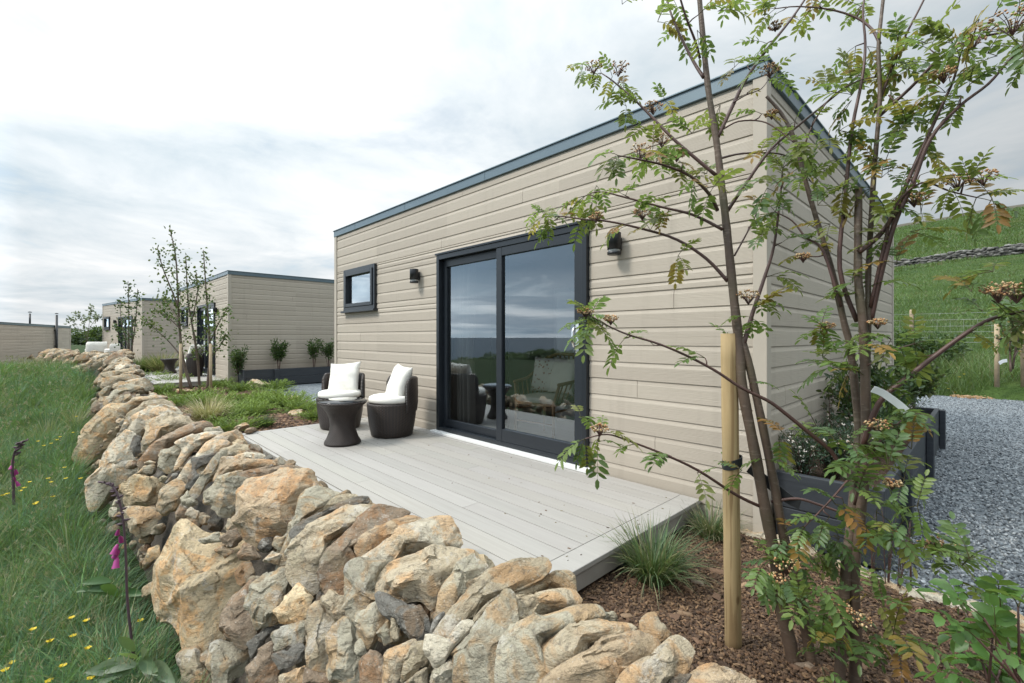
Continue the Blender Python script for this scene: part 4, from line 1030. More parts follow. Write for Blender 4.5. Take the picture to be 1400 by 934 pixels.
def blades(buf, P, az, lean, L, W, bend, T, seg=4):
    """arching grass blades"""
    n = len(P); az = np.broadcast_to(az, (n,)); lean = np.broadcast_to(lean, (n,)); L = np.broadcast_to(L, (n,)); W = np.broadcast_to(W, (n,)); bend = np.broadcast_to(bend, (n,))
    h = np.stack([np.cos(az), np.sin(az), np.zeros(n)], 1); side = np.stack([-np.sin(az), np.cos(az), np.zeros(n)], 1)
    tw = RNG.uniform(-1.2, 1.2, n)[:, None]; side = unit(side*np.cos(tw)+h*np.sin(tw)*.8)
    pts = [P]; ang = lean.copy()
    for k in range(seg):
        d = h*np.sin(ang)[:, None]+np.array([0, 0, 1.])*np.cos(ang)[:, None]; pts.append(pts[-1]+d*(L/seg)[:, None]); ang = ang+bend/seg
    wf = [1.0, .95, .78, .5, 0] if seg == 4 else [1., .85, .5, 0]
    Vs = []
    for k in range(seg): Vs += [pts[k]-side*(W*wf[k]*.5)[:, None], pts[k]+side*(W*wf[k]*.5)[:, None]]
    Vs.append(pts[seg]); m = 2*seg+1
    V = np.stack(Vs, 1).reshape(-1, 3); i = (np.arange(n)*m)[:, None]
    F4 = np.concatenate([i+np.array([[2*k, 2*k+1, 2*k+3, 2*k+2]]) for k in range(seg-1)]); F3 = i+np.array([[2*seg-2, 2*seg-1, 2*seg]])
    sh = np.linspace(.75, 1.15, seg+1); sh = np.concatenate([np.repeat(sh[:-1], 2), sh[-1:]])[None, :, None]
    buf.add(V, F3, F4, (np.broadcast_to(T, (n, 3))[:, None, :]*(sh*0+1)).reshape(-1, 3))
_lt = np.array([(0, 0, 0), (.28, -.42, .16), (.72, -.40, .13), (1, 0, -.05), (.72, .40, .13), (.28, .42, .16), (.3, 0, 0), (.72, 0, 0)])
_lf4 = np.array([(6, 7, 2, 1), (6, 5, 4, 7)]); _lf3 = np.array([(0, 6, 1), (0, 5, 6), (7, 3, 2), (7, 4, 3)])
def pinnate(buf, P, D, up, length, pairs, ll, lw, col, rng, droop=.9, stalk=None):
    D = D/np.linalg.norm(D); q = P.copy(); n = pairs+2; step = length/n; pts = [q.copy()]; d = D.copy()
    for k in range(n):
        d = d+np.array([0, 0, -droop/n]); d /= np.linalg.norm(d); q = q+d*step; pts.append(q.copy())
    side0 = np.cross(d, up); side0 = side0/np.linalg.norm(side0) if np.linalg.norm(side0) > .05 else np.array([1., 0, 0])
    for k in range(2, n+1):
        dd = pts[k]-pts[k-1]; dd /= np.linalg.norm(dd); nn = np.cross(side0, dd); nn *= np.sign(nn[2]) if abs(nn[2]) > .05 else 1
        sz = (1.0 if 2 < k < n else .85)*ll
        for s_ in ((-1, 1) if k < n else (0,)):
            ld = (side0*s_*rng.uniform(.8, 1.05)+dd*rng.uniform(.35, .65)+nn*rng.uniform(-.30, .18)) if s_ else dd+nn*rng.uniform(-.2, .1)
            ld = ld/np.linalg.norm(ld); nr = nn+rng.normal(0, .22, 3); sd = np.cross(ld, nr); sd /= np.linalg.norm(sd); nr = np.cross(sd, ld)
            L = sz*rng.uniform(.8, 1.12); W = lw*rng.uniform(.85, 1.15)*sz/ll
            V = pts[k]+np.outer(_lt[:, 0]*L, ld)+np.outer(_lt[:, 1]*W, sd)+np.outer(_lt[:, 2]*W, nr)-np.outer((_lt[:, 0]**2)*L*.12, [0, 0, 1])
            buf.add(V, _lf3, _lf4, col*rng.uniform(.8, 1.25))
    if stalk is not None: stalk.append(pts)
def add_stalks(buf, stalks, w=.0028, col=(.085, .06, .03)):
    for pts in stalks:
        P = np.array(pts); n = len(P); d = np.gradient(P, axis=0); q = np.cross(d, [0.3, 0.2, 1.]); q = unit(q)*np.linspace(w, w*.4, n)[:, None]*.5; r = unit(np.cross(d, q))*np.linspace(w, w*.4, n)[:, None]*.5
        V = np.stack([P+q, P+r, P-q, P-r], 1).reshape(-1, 3); F = [(i*4+j, i*4+(j+1) % 4, i*4+4+(j+1) % 4, i*4+4+j) for i in range(n-1) for j in range(4)]
        buf.add(V, None, F, np.array(col))
def px_path(pts, t, tt=None, wig=0.0, rng=None):
    """pixel polyline with depth running from t to tt -> smooth world polyline"""
    n = len(pts); P = [at(x, y, t+(tt-t)*(i/(n-1)) if tt is not None else t) for i, (x, y) in enumerate(pts)]
    out = []
    for i in range(n-1):
        p0, p1, p2, p3 = P[max(i-1, 0)], P[i], P[i+1], P[min(i+2, n-1)]
        for k in range(4):
            u = k/4; out.append(.5*((2*p1)+(-p0+p2)*u+(2*p0-5*p1+4*p2-p3)*u*u+(-p0+3*p1-3*p2+p3)*u**3))
    out.append(P[-1]); return out
def dot_cluster(buf, P, n, r, size, cols, rng, flat=.55):
    o = np.array([(1,0,0),(-1,0,0),(0,1,0),(0,-1,0),(0,0,1),(0,0,-1)], float); f = np.array([(0,2,4),(2,1,4),(1,3,4),(3,0,4),(2,0,5),(1,2,5),(3,1,5),(0,3,5)])
    q = rng.normal(0, 1, (n, 3)); q = q/np.linalg.norm(q, axis=1)[:, None]*(r*rng.uniform(.5, 1, n)**.6)[:, None]; q[:, 2] *= flat
    for i in range(n): buf.add(P+q[i]+o*size*rng.uniform(.6, 1.3), f, None, np.asarray(cols[rng.integers(0, len(cols))])*rng.uniform(.7, 1.2))
    return P+q
GREENS = np.array([(.115,.19,.055),(.145,.225,.06),(.09,.155,.05),(.19,.26,.07),(.115,.195,.08)])
AUT = np.array([(.30,.14,.04),(.26,.18,.045),(.36,.20,.05),(.20,.20,.045)])
BUDS = [(.48,.30,.15),(.40,.22,.10),(.56,.42,.24),(.45,.22,.10),(.30,.22,.11)]

# ================================================================ the two rowans in front
def rowan(name, label, trunks, branches, clusters, flowers, base, seed, leaf=(.128, .044, .0185), extra_tip=True):
    rng = np.random.default_rng(seed); root = thing(name, base, label, 'tree', 'young rowan trees beside the gravel')
    for pts, t, tt, r0, r1 in trunks:
        P = px_path(pts, t, tt); k = len(P); rad = np.linspace(r0, r1, k)*(1+.05*np.sin(np.arange(k)*1.7))
        MB().tube(P, list(rad), 12).build('trunk', M['bark'], root, True)
    lb = Buf(); stalks = []
    tips = []
    for bi, (pts, t, tt, r0, r1) in enumerate(branches):
        P = px_path(pts, t, tt); k = len(P); mb = MB(); mb.tube(P, list(np.linspace(r0, r1, k)), 8)
        Pn = np.array(P); seg = np.linalg.norm(np.diff(Pn, axis=0), axis=1); tot = seg.sum()
        # short side spurs with leaves along the outer half
        s_ = tot*rng.uniform(.34, .46); cum = np.concatenate([[0], np.cumsum(seg)])
        while s_ < tot:
            i = min(np.searchsorted(cum, s_)-1, k-2); p = Pn[i]+(Pn[i+1]-Pn[i])*((s_-cum[i])/max(seg[i], 1e-6)); d = unit(Pn[i+1]-Pn[i])
            sp = unit(d*.5+rng.normal(0, .6, 3)+np.array([0, 0, .2])); e = p+sp*rng.uniform(.02, .055); mb.tube([p, (p+e)/2+rng.normal(0, .003, 3), e], [.0032, .0026, .002], 5)
            tips.append((e, sp, rng.integers(1, 3))); s_ += rng.uniform(.11, .22)
        tips.append((Pn[-1], unit(Pn[-1]-Pn[-3]), 4))
        mb.build('branch', M['twig'], root, True)
    for (x, y, t, n, sp) in clusters:
        for k in range(max(1, round(n*(.55 if y > 690 else .42 if y > 560 else .5)))):
            p = at(x+rng.normal(0, sp), y+rng.normal(0, sp*.8), t+rng.normal(0, .05)); tips.append((p, unit(rng.normal(0, 1, 3)+np.array([0, 0, .35])), rng.integers(2, 4)))
    for p, d, n in tips:
        for k in range(int(n)):
            dd = unit(d*.7+rng.normal(0, .62, 3)+np.array([0, 0, .12])); q = rng.uniform()*(.85 if p[2] > 1.5 else 2)
            col = GREENS[rng.integers(0, 5)] if q > .22 else AUT[rng.integers(0, 4)]
            if .22 < q < .42: col = col*.6+AUT[1]*.4
            f = rng.uniform(.62, 1.1)
            pinnate(lb, np.array(p), dd, np.array([0, 0, 1.]), leaf[0]*f, int(rng.integers(4, 7)), leaf[1]*f, leaf[2]*f, col, rng, rng.uniform(.5, 1.3), stalks)
    add_stalks(lb, stalks)
    put('leaves', lb.mesh('leaves', M['leaf']), root, True)
    for (x, y, t, r) in flowers:
        fb = Buf(); p = at(x, y, t); q = dot_cluster(fb, p, 70, r, .0042, BUDS, rng, .45)
        o = put('flower_cluster', fb.mesh('flower_cluster', M['bud']), root, True)
        mb = MB()
        for a in q[::3]: mb.tube([p-np.array([0, 0, r*.9]), (p+a)/2-np.array([0, 0, r*.25]), a], [.0014, .001, .0008], 4, 0, None, False)
        mb.build('stalks', M['twig'], o, True)
    return root
TA = 1.86
trA = [([(1088, 930), (1080, 880), (1072, 847), (1062, 775), (1047, 700), (1032, 618), (1015, 530), (1011, 476), (1004, 414), (996, 337), (991, 290), (986, 248), (979, 190), (968, 120), (961, 50), (954, -30), (948, -110)], 1.80, 1.98, .026, .009),
       ([(1113, 930), (1100, 850), (1086, 786), (1072, 736), (1058, 660), (1040, 570), (1022, 490), (1013, 462)], 1.80, 1.88, .021, .014)]
brA = [([(962, 106), (948, 84), (926, 40), (912, 0), (905, -50)], 1.95, 2.1, .008, .003), ([(957, 80), (950, 55), (938, 24), (925, -20), (915, -60)], 1.96, 1.85, .006, .003),
       ([(981, 188), (1001, 146), (1019, 110), (1046, 71), (1081, 27), (1103, -5), (1130, -50)], 1.93, 2.1, .009, .004),
       ([(979, 240), (926, 195), (895, 164), (868, 137), (838, 111), (822, 100)], 1.92, 2.15, .008, .0025), ([(981, 288), (970, 266), (944, 241), (908, 226), (868, 217), (846, 213)], 1.9, 1.75, .008, .0025),
       ([(988, 314), (948, 294), (904, 283), (855, 270), (820, 262), (800, 268)], 1.9, 2.1, .007, .0022), ([(995, 385), (966, 354), (926, 328), (882, 314), (833, 303), (798, 300), (770, 296), (745, 296)], 1.9, 2.1, .0075, .0022),
       ([(995, 288), (1019, 252), (1054, 204), (1090, 173), (1134, 137), (1161, 115), (1180, 95)], 1.92, 2.05, .008, .003), ([(984, 217), (1015, 210), (1063, 210), (1086, 221), (1110, 250)], 1.93, 2.1, .005, .002),
       ([(988, 177), (1010, 166), (1041, 166), (1063, 177), (1085, 195)], 1.94, 1.8, .004, .002), ([(1004, 350), (1021, 319), (1032, 297), (1036, 283)], 1.9, 1.95, .004, .002),
       ([(1017, 470), (1029, 428), (1045, 380), (1058, 337), (1066, 275), (1070, 230)], 1.87, 1.98, .010, .003), ([(1045, 695), (1007, 677), (954, 643), (907, 621), (860, 603), (830, 594), (800, 600)], 1.86, 1.66, .0068, .002),
       ([(1054, 686), (1090, 682), (1122, 691), (1157, 704), (1197, 725), (1240, 742), (1275, 745)], 1.85, 1.6, .0065, .002), ([(1003, 140), (1020, 130), (1040, 122), (1050, 110)], 1.95, 2.0, .003, .0015)]
clA = [(842, 8, 2.0, 1, 8), (905, 35, 2.0, 2, 14), (985, 15, 1.9, 3, 18), (965, 45, 1.9, 1, 10), (800, 103, 2.1, 2, 14), (833, 112, 2.1, 3, 16), (890, 148, 2.1, 3, 16), (878, 192, 2.0, 3, 14), (868, 222, 1.8, 4, 18), (905, 205, 1.9, 3, 16), (958, 215, 1.9, 3, 14), (930, 228, 1.9, 3, 14),
       (760, 290, 2.05, 3, 14), (742, 284, 2.05, 2, 8), (812, 268, 2.05, 3, 14), (880, 302, 1.95, 3, 14), (905, 290, 1.95, 2, 12), (950, 322, 1.9, 2, 12), (975, 260, 1.9, 1, 6), (1040, 95, 1.95, 3, 14), (980, 140, 1.95, 1, 8), (1045, 215, 1.9, 3, 14), (1052, 250, 1.9, 3, 14), (1065, 260, 1.9, 2, 14), (1050, 330, 1.88, 2, 10),
       (1030, 405, 1.85, 2, 10), (1028, 425, 1.85, 3, 14), (1035, 440, 1.85, 1, 10), (1000, 470, 1.9, 1, 6), (818, 580, 1.7, 2, 10), (800, 575, 1.7, 1, 8), (1075, 730, 1.75, 4, 26), (1040, 625, 1.8, 2, 14), (1060, 590, 1.8, 2, 14), (1090, 750, 1.7, 6, 26), (1060, 780, 1.7, 5, 20), (1075, 815, 1.65, 4, 18), (1050, 770, 1.7, 3, 12), (1115, 740, 1.75, 3, 18), (1010, 650, 1.8, 1, 8), (985, 640, 1.85, 1, 6)]
flA = [(812, 90, 2.1, .045), (845, 92, 2.12, .05), (893, 145, 2.05, .045), (905, 190, 2.0, .045), (875, 205, 1.85, .05), (925, 210, 1.9, .04), (815, 295, 2.0, .035), (878, 290, 1.95, .04), (1023, 403, 1.85, .045), (1052, 95, 1.95, .04), (1055, 155, 1.95, .03), (1075, 770, 1.65, .05), (1062, 790, 1.65, .035), (1290, 742, 1.58, .05), (820, 585, 1.68, .035), (1275, 745, 1.58, .04)]
baseA = on_z(1088, 925, .03)
rowan('rowan_tree', 'slender twin-stemmed rowan right beside the round timber stake', trA, brA, clA, flA, baseA, 31)
trB = [([(1146, 950), (1150, 890), (1157, 775), (1165, 707), (1170, 636), (1174, 590), (1168, 520), (1162, 472), (1154, 441), (1140, 380), (1125, 329), (1112, 285), (1099, 239), (1086, 190), (1068, 155), (1048, 132)], 1.66, 1.95, 0.019, .006),
       ([(1168, 950), (1170, 886), (1167, 780), (1174, 725), (1181, 654), (1184, 600), (1183, 520), (1180, 445), (1174, 395), (1173, 337), (1174, 258)], 1.68, 1.74, .021, .012),
       ([(1184, 560), (1187, 437), (1187, 376), (1190, 318), (1194, 250), (1198, 199), (1203, 133), (1201, 66), (1205, 22), (1212, -40), (1220, -110)], 1.72, 1.82, .011, .005)]
brB = [([(1174, 345), (1201, 323), (1223, 292), (1241, 248), (1267, 190), (1290, 140), (1303, 111), (1312, 80)], 1.72, 1.6, .010, .003), ([(1190, 440), (1205, 372), (1223, 306), (1249, 248), (1272, 190), (1311, 146), (1351, 115), (1378, 84), (1410, 50)], 1.73, 1.5, .010, .003),
       ([(1172, 440), (1148, 367), (1156, 266), (1165, 177), (1179, 106), (1183, 60), (1180, 10), (1190, -40)], 1.75, 1.9, .009, .003), ([(1196, 155), (1218, 97), (1236, 53), (1263, 0), (1280, -40)], 1.8, 1.7, .006, .0025),
       ([(1201, 160), (1245, 120), (1285, 80), (1333, 53), (1400, 40), (1440, 30)], 1.8, 1.45, .007, .0025), ([(1150, 420), (1125, 343), (1102, 325), (1083, 302), (1060, 290)], 1.75, 1.9, .006, .002),
       ([(1180, 610), (1202, 551), (1240, 517), (1287, 480), (1325, 453), (1353, 437), (1380, 430), (1405, 424)], 1.70, 1.45, .0105, .004), ([(1203, 60), (1192, 40), (1170, 24), (1134, 13), (1090, 9), (1060, 12)], 1.81, 2.0, .006, .002),
       ([(1155, 650), (1137, 618), (1110, 595), (1067, 560), (1048, 547), (1013, 530), (978, 507), (940, 487), (900, 470), (860, 458), (832, 446), (808, 432)], 1.68, 1.75, .0085, .0025),
       ([(1112, 240), (1100, 200), (1130, 140), (1170, 112), (1200, 105)], 1.88, 1.8, .004, .002), ([(1168, 690), (1182, 640), (1215, 585), (1222, 570)], 1.68, 1.6, .005, .0025), ([(1215, 130), (1240, 160), (1238, 165)], 1.78, 1.7, .003, .0015),
       ([(1190, 420), (1210, 330), (1225, 280), (1260, 250), (1300, 262), (1335, 270)], 1.72, 1.55, .006, .002), ([(1186, 500), (1220, 480), (1250, 470)], 1.7, 1.65, .003, .0015), ([(1165, 650), (1130, 690), (1100, 720)], 1.67, 1.6, .004, .002)]
clB = [(1060, 15, 1.95, 2, 14), (1135, 20, 1.9, 2, 14), (1180, 75, 1.8, 3, 18), (1200, 100, 1.8, 4, 22), (1225, 60, 1.75, 3, 22), (1260, 40, 1.6, 3, 20), (1255, 105, 1.7, 5, 24), (1230, 130, 1.7, 4, 20), (1300, 85, 1.6, 5, 24), (1340, 60, 1.5, 4, 20), (1375, 40, 1.4, 4, 18), (1385, 80, 1.4, 4, 18), (1300, 120, 1.6, 3, 18), (1330, 105, 1.5, 3, 18), (1350, 25, 1.4, 3, 14),
       (1160, 160, 1.8, 3, 20), (1190, 190, 1.75, 3, 20), (1130, 175, 1.85, 2, 16), (1230, 205, 1.7, 3, 16), (1180, 230, 1.75, 3, 18), (1220, 240, 1.7, 3, 16), (1150, 245, 1.75, 3, 20), (1100, 225, 1.85, 3, 18), (1265, 225, 1.65, 2, 16), (1290, 245, 1.6, 4, 18), (1320, 262, 1.55, 3, 14), (1265, 290, 1.65, 2, 14), (1240, 320, 1.65, 3, 14), (1200, 300, 1.7, 4, 18), (1170, 290, 1.75, 3, 18), (1105, 340, 1.8, 4, 16), (1130, 310, 1.8, 2, 16), (1180, 390, 1.7, 3, 16), (1215, 370, 1.7, 2, 14), (1140, 440, 1.7, 3, 12), (1180, 455, 1.7, 3, 18), (1165, 490, 1.68, 4, 18), (1195, 490, 1.68, 4, 18), (1140, 500, 1.68, 3, 14), (1175, 515, 1.66, 5, 18), (1205, 520, 1.66, 3, 14), (1170, 400, 1.7, 2, 12),
       (1365, 400, 1.45, 4, 18), (1385, 380, 1.45, 4, 18), (1350, 420, 1.45, 3, 14), (1395, 410, 1.42, 4, 18), (1395, 455, 1.42, 3, 14), (1150, 590, 1.65, 3, 14), (1165, 610, 1.62, 3, 14), (1200, 600, 1.6, 3, 18), (1215, 620, 1.55, 6, 22), (1235, 610, 1.55, 3, 18), (1245, 640, 1.55, 4, 18), (1190, 640, 1.6, 4, 20), (1160, 640, 1.62, 2, 14), (1090, 600, 1.7, 1, 10),
       (800, 440, 1.75, 4, 14), (830, 440, 1.75, 2, 10), (1150, 700, 1.6, 4, 20), (1185, 710, 1.55, 6, 24), (1225, 725, 1.5, 5, 22), (1240, 700, 1.5, 3, 16), (1140, 740, 1.6, 3, 18), (1165, 800, 1.5, 6, 22), (1190, 830, 1.5, 6, 24), (1145, 850, 1.5, 6, 24), (1120, 870, 1.5, 4, 20), (1190, 870, 1.48, 4, 20), (1125, 910, 1.5, 4, 14), (1220, 880, 1.48, 2, 12), (1310, 765, 1.45, 3, 14), (1340, 755, 1.42, 2, 10), (1320, 790, 1.45, 2, 10), (1275, 735, 1.5, 2, 12), (1110, 820, 1.55, 3, 14)]
flB = [(800, 425, 1.75, .035), (835, 435, 1.75, .03), (1060, 35, 1.95, .03), (1345, 240, 1.55, .04), (1310, 244, 1.57, .05), (1250, 270, 1.65, .04), (1384, 25, 1.38, .06), (1330, 50, 1.5, .05), (1200, 440, 1.68, .03), (1365, 395, 1.44, .05), (1390, 395, 1.42, .05), (1200, 580, 1.58, .04), (1170, 845, 1.48, .045), (1150, 830, 1.5, .035), (1290, 100, 1.58, .04), (1220, 660, 1.52, .03), (1098, 350, 1.8, .03), (1130, 445, 1.7, .03)]
rowan('rowan_tree', 'larger multi-stemmed rowan right of the stake, in front of the dark planter', trB, brB, clB, flB, on_z(1160, 960, .03), 47)

# ---- low branches with tawny flowers reaching across the deck from the left rowan side
# shrub in the bottom right corner
rng = np.random.default_rng(5)
sh = thing('rose_shrub', on_z(1400, 1120, .03), 'fresh green leafy shrub cut off by the bottom right corner', 'shrub')
lb = Buf(); st_ = []; mb = MB()
for (x, y, n) in [(1320, 838, 2), (1345, 845, 2), (1368, 832, 2), (1392, 830, 2), (1335, 872, 2), (1358, 862, 2), (1325, 900, 2), (1348, 908, 2), (1362, 888, 2), (1386, 872, 2), (1396, 905, 2), (1370, 925, 2), (1338, 930, 2), (1392, 856, 2), (1425, 880, 3), (1420, 940, 3), (1360, 960, 3)]:
    t = rng.uniform(.95, 1.2); p = at(x, y, t); b0 = at(1400+rng.normal(0, 18), 1010, 1.05); mid = (p+b0)/2+rng.normal(0, .012, 3); mb.tube([b0, mid, p], [.004, .003, .002], 6)
    for k in range(n): pinnate(lb, p, unit(rng.normal(0, 1, 3)+np.array([0, 0, .3])), np.array([0, 0, 1.]), .085, 3, .040, .024, np.array([(.075,.17,.035),(.055,.13,.03),(.10,.20,.05)][rng.integers(0, 3)]), rng, .8, st_)
b0 = on_z(1400, 1120, .0)
for k in range(5): mb.tube([b0+np.array([rng.normal(0, .02), rng.normal(0, .02), 0]), at(1400+rng.normal(0, 18), 1010, 1.05)], [.006, .004], 6)
add_stalks(lb, st_)
put('leaves', lb.mesh('leaves', M['leaf']), sh, True); mb.build('stem', M['twig'], sh, True)

# ================================================================ stake and tie
stk = thing('tree_stake', on_z(1003, 888, .03), 'round pale timber stake standing in the bark beside the left rowan', 'stake')
t0 = FPX*(EYE-.03)/(888-HY); mb = MB(); a = at(1003, 905, t0); b = at(996.5, 456, t0)
pts = [a+(b-a)*f for f in np.linspace(0, 1, 14)]; mb.tube(pts, [.0325+.0006*math.sin(i*2.1) for i in range(13)]+[.0315], 28)
mb.build('post', M['post'], stk, True)
tie = MB(); P = px_path([(1024, 640), (1040, 652), (1060, 668), (1078, 682), (1094, 690)], t0+.02, 1.80); up = np.array([0, 0, 1.])
def ribbon(mb, P, w, th, upv=(0, 0, 1)):
    V = []; F = []; k = len(P); upv = np.array(upv, float)
    for i, p in enumerate(P):
        d = P[min(i+1, k-1)]-P[max(i-1, 0)]; d = d/np.linalg.norm(d); u = upv-d*(upv@d); u /= np.linalg.norm(u); n = np.cross(d, u)
        V += [p+u*w/2+n*th/2, p-u*w/2+n*th/2, p-u*w/2-n*th/2, p+u*w/2-n*th/2]
    for i in range(k-1):
        for j in range(4): F.append((i*4+j, i*4+(j+1) % 4, i*4+4+(j+1) % 4, i*4+4+j))
    F += [(0, 1, 2, 3)[::-1], tuple(4*(k-1)+j for j in range(4))]
    mb.add(V, F, 0, False)
ribbon(tie, P, .040, .004)
cst = at(1001, 632, t0); ring_ = [cst+np.array([math.cos(q)*.0365, math.sin(q)*.0365, .012*math.cos(q-.8)]) for q in np.linspace(0, 2*math.pi, 33)]
ribbon(tie, ring_, .036, .004); o = tie.build('tree_tie', M['strap']); tag(o, 'black rubber strap tying the stake to the rowan stems', 'tree tie')

# ================================================================ planters
def planter(root, wdt, length, h):
    """local: x 0..wdt outwards from the wall, y 0..length along it"""
    b = .045
    for (A, B) in (((0.012, 0, .03), (wdt, b, h)), ((wdt-b, b+.002, .03), (wdt, length-b-.002, h)), ((.012, length-b, .03), (wdt, length, h))):
        mb = MB(); m_ = (A[2]+B[2])/2
        mb.box(A, (B[0], B[1], m_-.002), bev=.005); mb.box((A[0], A[1], m_+.002), (B[0], B[1], B[2]), bev=.005); mb.build('board', M['char'], root)
    for y in (.72, 2.45, length-.13):
        mb = MB(); mb.box((wdt+.002, y, .0), (wdt+.055, y+.11, h-.005), bev=.006); mb.build('post', M['char'], root)
    xs_, ys_ = np.linspace(.012, wdt-b, 12), np.linspace(b, length-b, 60); X, Y = np.meshgrid(xs_, ys_)
    Z = h-.07+.015*wob(X, Y, 17); V = np.stack([X.ravel(), Y.ravel(), Z.ravel()], 1); i = np.arange(11)[None]+np.arange(59)[:, None]*12
    put('soil', fast_mesh('soil', V, np.stack([i, i+1, i+13, i+12], -1).reshape(-1, 4).ravel(), np.full(i.size, 4), [M['mulch']], smooth=True), root)
pl = thing('planter', (-.955, 3.26, 0), 'long charcoal timber planter against the gable wall beside the gravel', 'planter', 'charcoal planters along the cabins'); planter(pl, .56, 4.25, .47)
pl2 = copy_tree(pl); pl2.location = (-13.83, 3.22, 0); pl2.rotation_euler.z = R(1); pl2['label'] = 'charcoal timber planter along the second cabin, seen behind the wicker chairs'

# ================================================================ generic plants
def leafy(name, base, label, cat, group, n, size, spread, height, cols, stems=5, h0=.15, mat='darkleaf', aspect=.45, stem_r=.006, flowers=None, seed=0, lift=.4):
    """shrub: several stems, leaves along their upper length"""
    rng = np.random.default_rng(seed); root = thing(name, base, label, cat, group); mb = MB(); lb = Buf(); Ps = []; Ds = []
    for s_ in range(stems):
        a = rng.uniform(0, 6.28); out = np.array([math.cos(a), math.sin(a), 0])*spread*rng.uniform(.25, 1); top = out+np.array([0, 0, height*rng.uniform(.65, 1.05)]); mid = out*rng.uniform(.2, .5)+np.array([0, 0, height*.45])
        pts = [np.array([0, 0, -.05])+out*.1, mid*.5+out*.05, mid, (mid+top)/2+rng.normal(0, spread*.08, 3), top]; mb.tube(pts, [stem_r, stem_r*.9, stem_r*.75, stem_r*.55, stem_r*.3], 6)
        pa = np.array(pts)
        for k in range(n//stems):
            f = h0+(1-h0)*rng.uniform()**.75; q = f*4; i = min(int(q), 3); p = pa[i]+(pa[i+1]-pa[i])*(q-i); off = rng.normal(0, 1, 3); off /= np.linalg.norm(off)
            Ps.append(p+off*size*rng.uniform(.1, 1.5)); Ds.append(off+np.array([0, 0, lift]))
    Ps = np.array(Ps); Ds = np.array(Ds); C = np.asarray(cols)[rng.integers(0, len(cols), len(Ps))]*rng.uniform(.7, 1.3, (len(Ps), 1))
    simple_leaves(lb, Ps, Ds, rng.normal(0, .6, Ps.shape)+np.array([0, 0, 1.]), size*rng.uniform(.6, 1.2, len(Ps)), size*aspect*rng.uniform(.8, 1.2, len(Ps)), C)
    put('leaves', lb.mesh('leaves', M[mat]), root); mb.build('stem', M['twig'], root)
    if flowers:
        k, fs, fc = flowers; fb = Buf(); idx = rng.integers(0, len(Ps), k)
        for i in idx: dot_cluster(fb, Ps[i]+np.array([0, 0, size*.5]), 5, fs, fs*.5, fc, rng, .7)
        put('flowers', fb.mesh('flowers', M['bud']), root)['kind'] = 'stuff'
    return root
def on_y(px, py, Y):
    d = ray(px, py); return np.array([0, 0, EYE])+d*(Y/d[1])
DG = [(.022,.052,.020),(.032,.070,.024),(.045,.085,.028)]; MG = [(.05,.10,.028),(.075,.135,.035),(.04,.085,.03)]; YG = [(.11,.17,.035),(.08,.14,.03),(.14,.15,.04)]; TEAL = [(.035,.075,.055),(.05,.10,.07),(.03,.06,.045)]
def inpl(x, y): return (-.955+x, 3.26+y, .41)
GP = 'plants in the gable planter'
leafy('heather_plant', inpl(.25, .35), 'bushy plant with tiny white flowers in the nearest planter corner', 'plant', GP, 2600, .028, .26, .34, TEAL, 34, .1, aspect=.22, stem_r=.003, flowers=(60, .010, [(.62,.56,.48),(.45,.33,.25),(.70,.66,.60)]), seed=61)
leafy('heather_plant', inpl(.30, .85), 'second bushy plant with dull white flowers, just behind the nearest one', 'plant', GP, 2600, .028, .26, .36, TEAL, 34, .1, aspect=.22, stem_r=.003, flowers=(60, .010, [(.62,.56,.48),(.45,.33,.25)]), seed=62)
leafy('heather_plant', inpl(.12, .18), 'small white-flowered bushy plant tucked against the gable corner board', 'plant', GP, 1500, .028, .20, .30, TEAL, 26, .1, aspect=.22, stem_r=.003, flowers=(50, .010, [(.62,.56,.48),(.70,.66,.60)]), seed=60)
leafy('leafy_shrub', inpl(.22, 1.5), 'dark leaved upright shrub against the gable wall in the planter', 'shrub', GP, 900, .055, .30, .62, DG, 9, .1, seed=63)
leafy('leafy_shrub', inpl(.26, 2.3), 'broad dark green shrub midway along the planter by the gable', 'shrub', GP, 1300, .06, .36, .70, DG, 11, .1, seed=64)
leafy('rose_shrub', inpl(.36, 3.45), 'bare-legged rose shrub with yellowish leaves near the far planter end', 'shrub', GP, 520, .065, .34, .62, [(.06,.10,.03),(.12,.13,.04),(.05,.085,.03)], 8, .5, seed=65, aspect=.6)
leafy('leafy_shrub', inpl(.34, 1.25), 'low mid-green shrub filling the planter front between heather and dark bushes', 'shrub', GP, 900, .045, .24, .38, MG, 12, .1, seed=161)
leafy('leafy_shrub', inpl(.36, 1.9), 'low yellow-green shrub at the outer planter board, midway along', 'shrub', GP, 700, .045, .24, .34, YG, 12, .1, seed=162)
leafy('heather_plant', inpl(.34, 2.75), 'heather with whitish flowers at the outer board near the rose shrub', 'plant', GP, 1500, .03, .26, .34, TEAL, 26, .1, aspect=.22, stem_r=.003, flowers=(40, .010, [(.62,.56,.48),(.45,.33,.25)]), seed=163)
leafy('dark_stem_plant', inpl(.10, .95), 'thin stem with almost black leaves against the gable cladding', 'plant', GP, 46, .045, .06, .75, [(.012,.010,.012),(.02,.012,.014)], 2, .2, seed=66, stem_r=.003, aspect=.6)
leafy('dark_stem_plant', inpl(.14, 2.05), 'taller thin stem with blackish leaves farther along the gable cladding', 'plant', GP, 90, .05, .10, .98, [(.012,.012,.012),(.02,.02,.014)], 3, .2, seed=67, stem_r=.003, aspect=.6)
leafy('leafy_shrub', on_z(1232, 530, .05), 'dark bush behind the far end of the gable planter', 'shrub', None, 2600, .10, .75, .95, DG, 22, .05, seed=68)
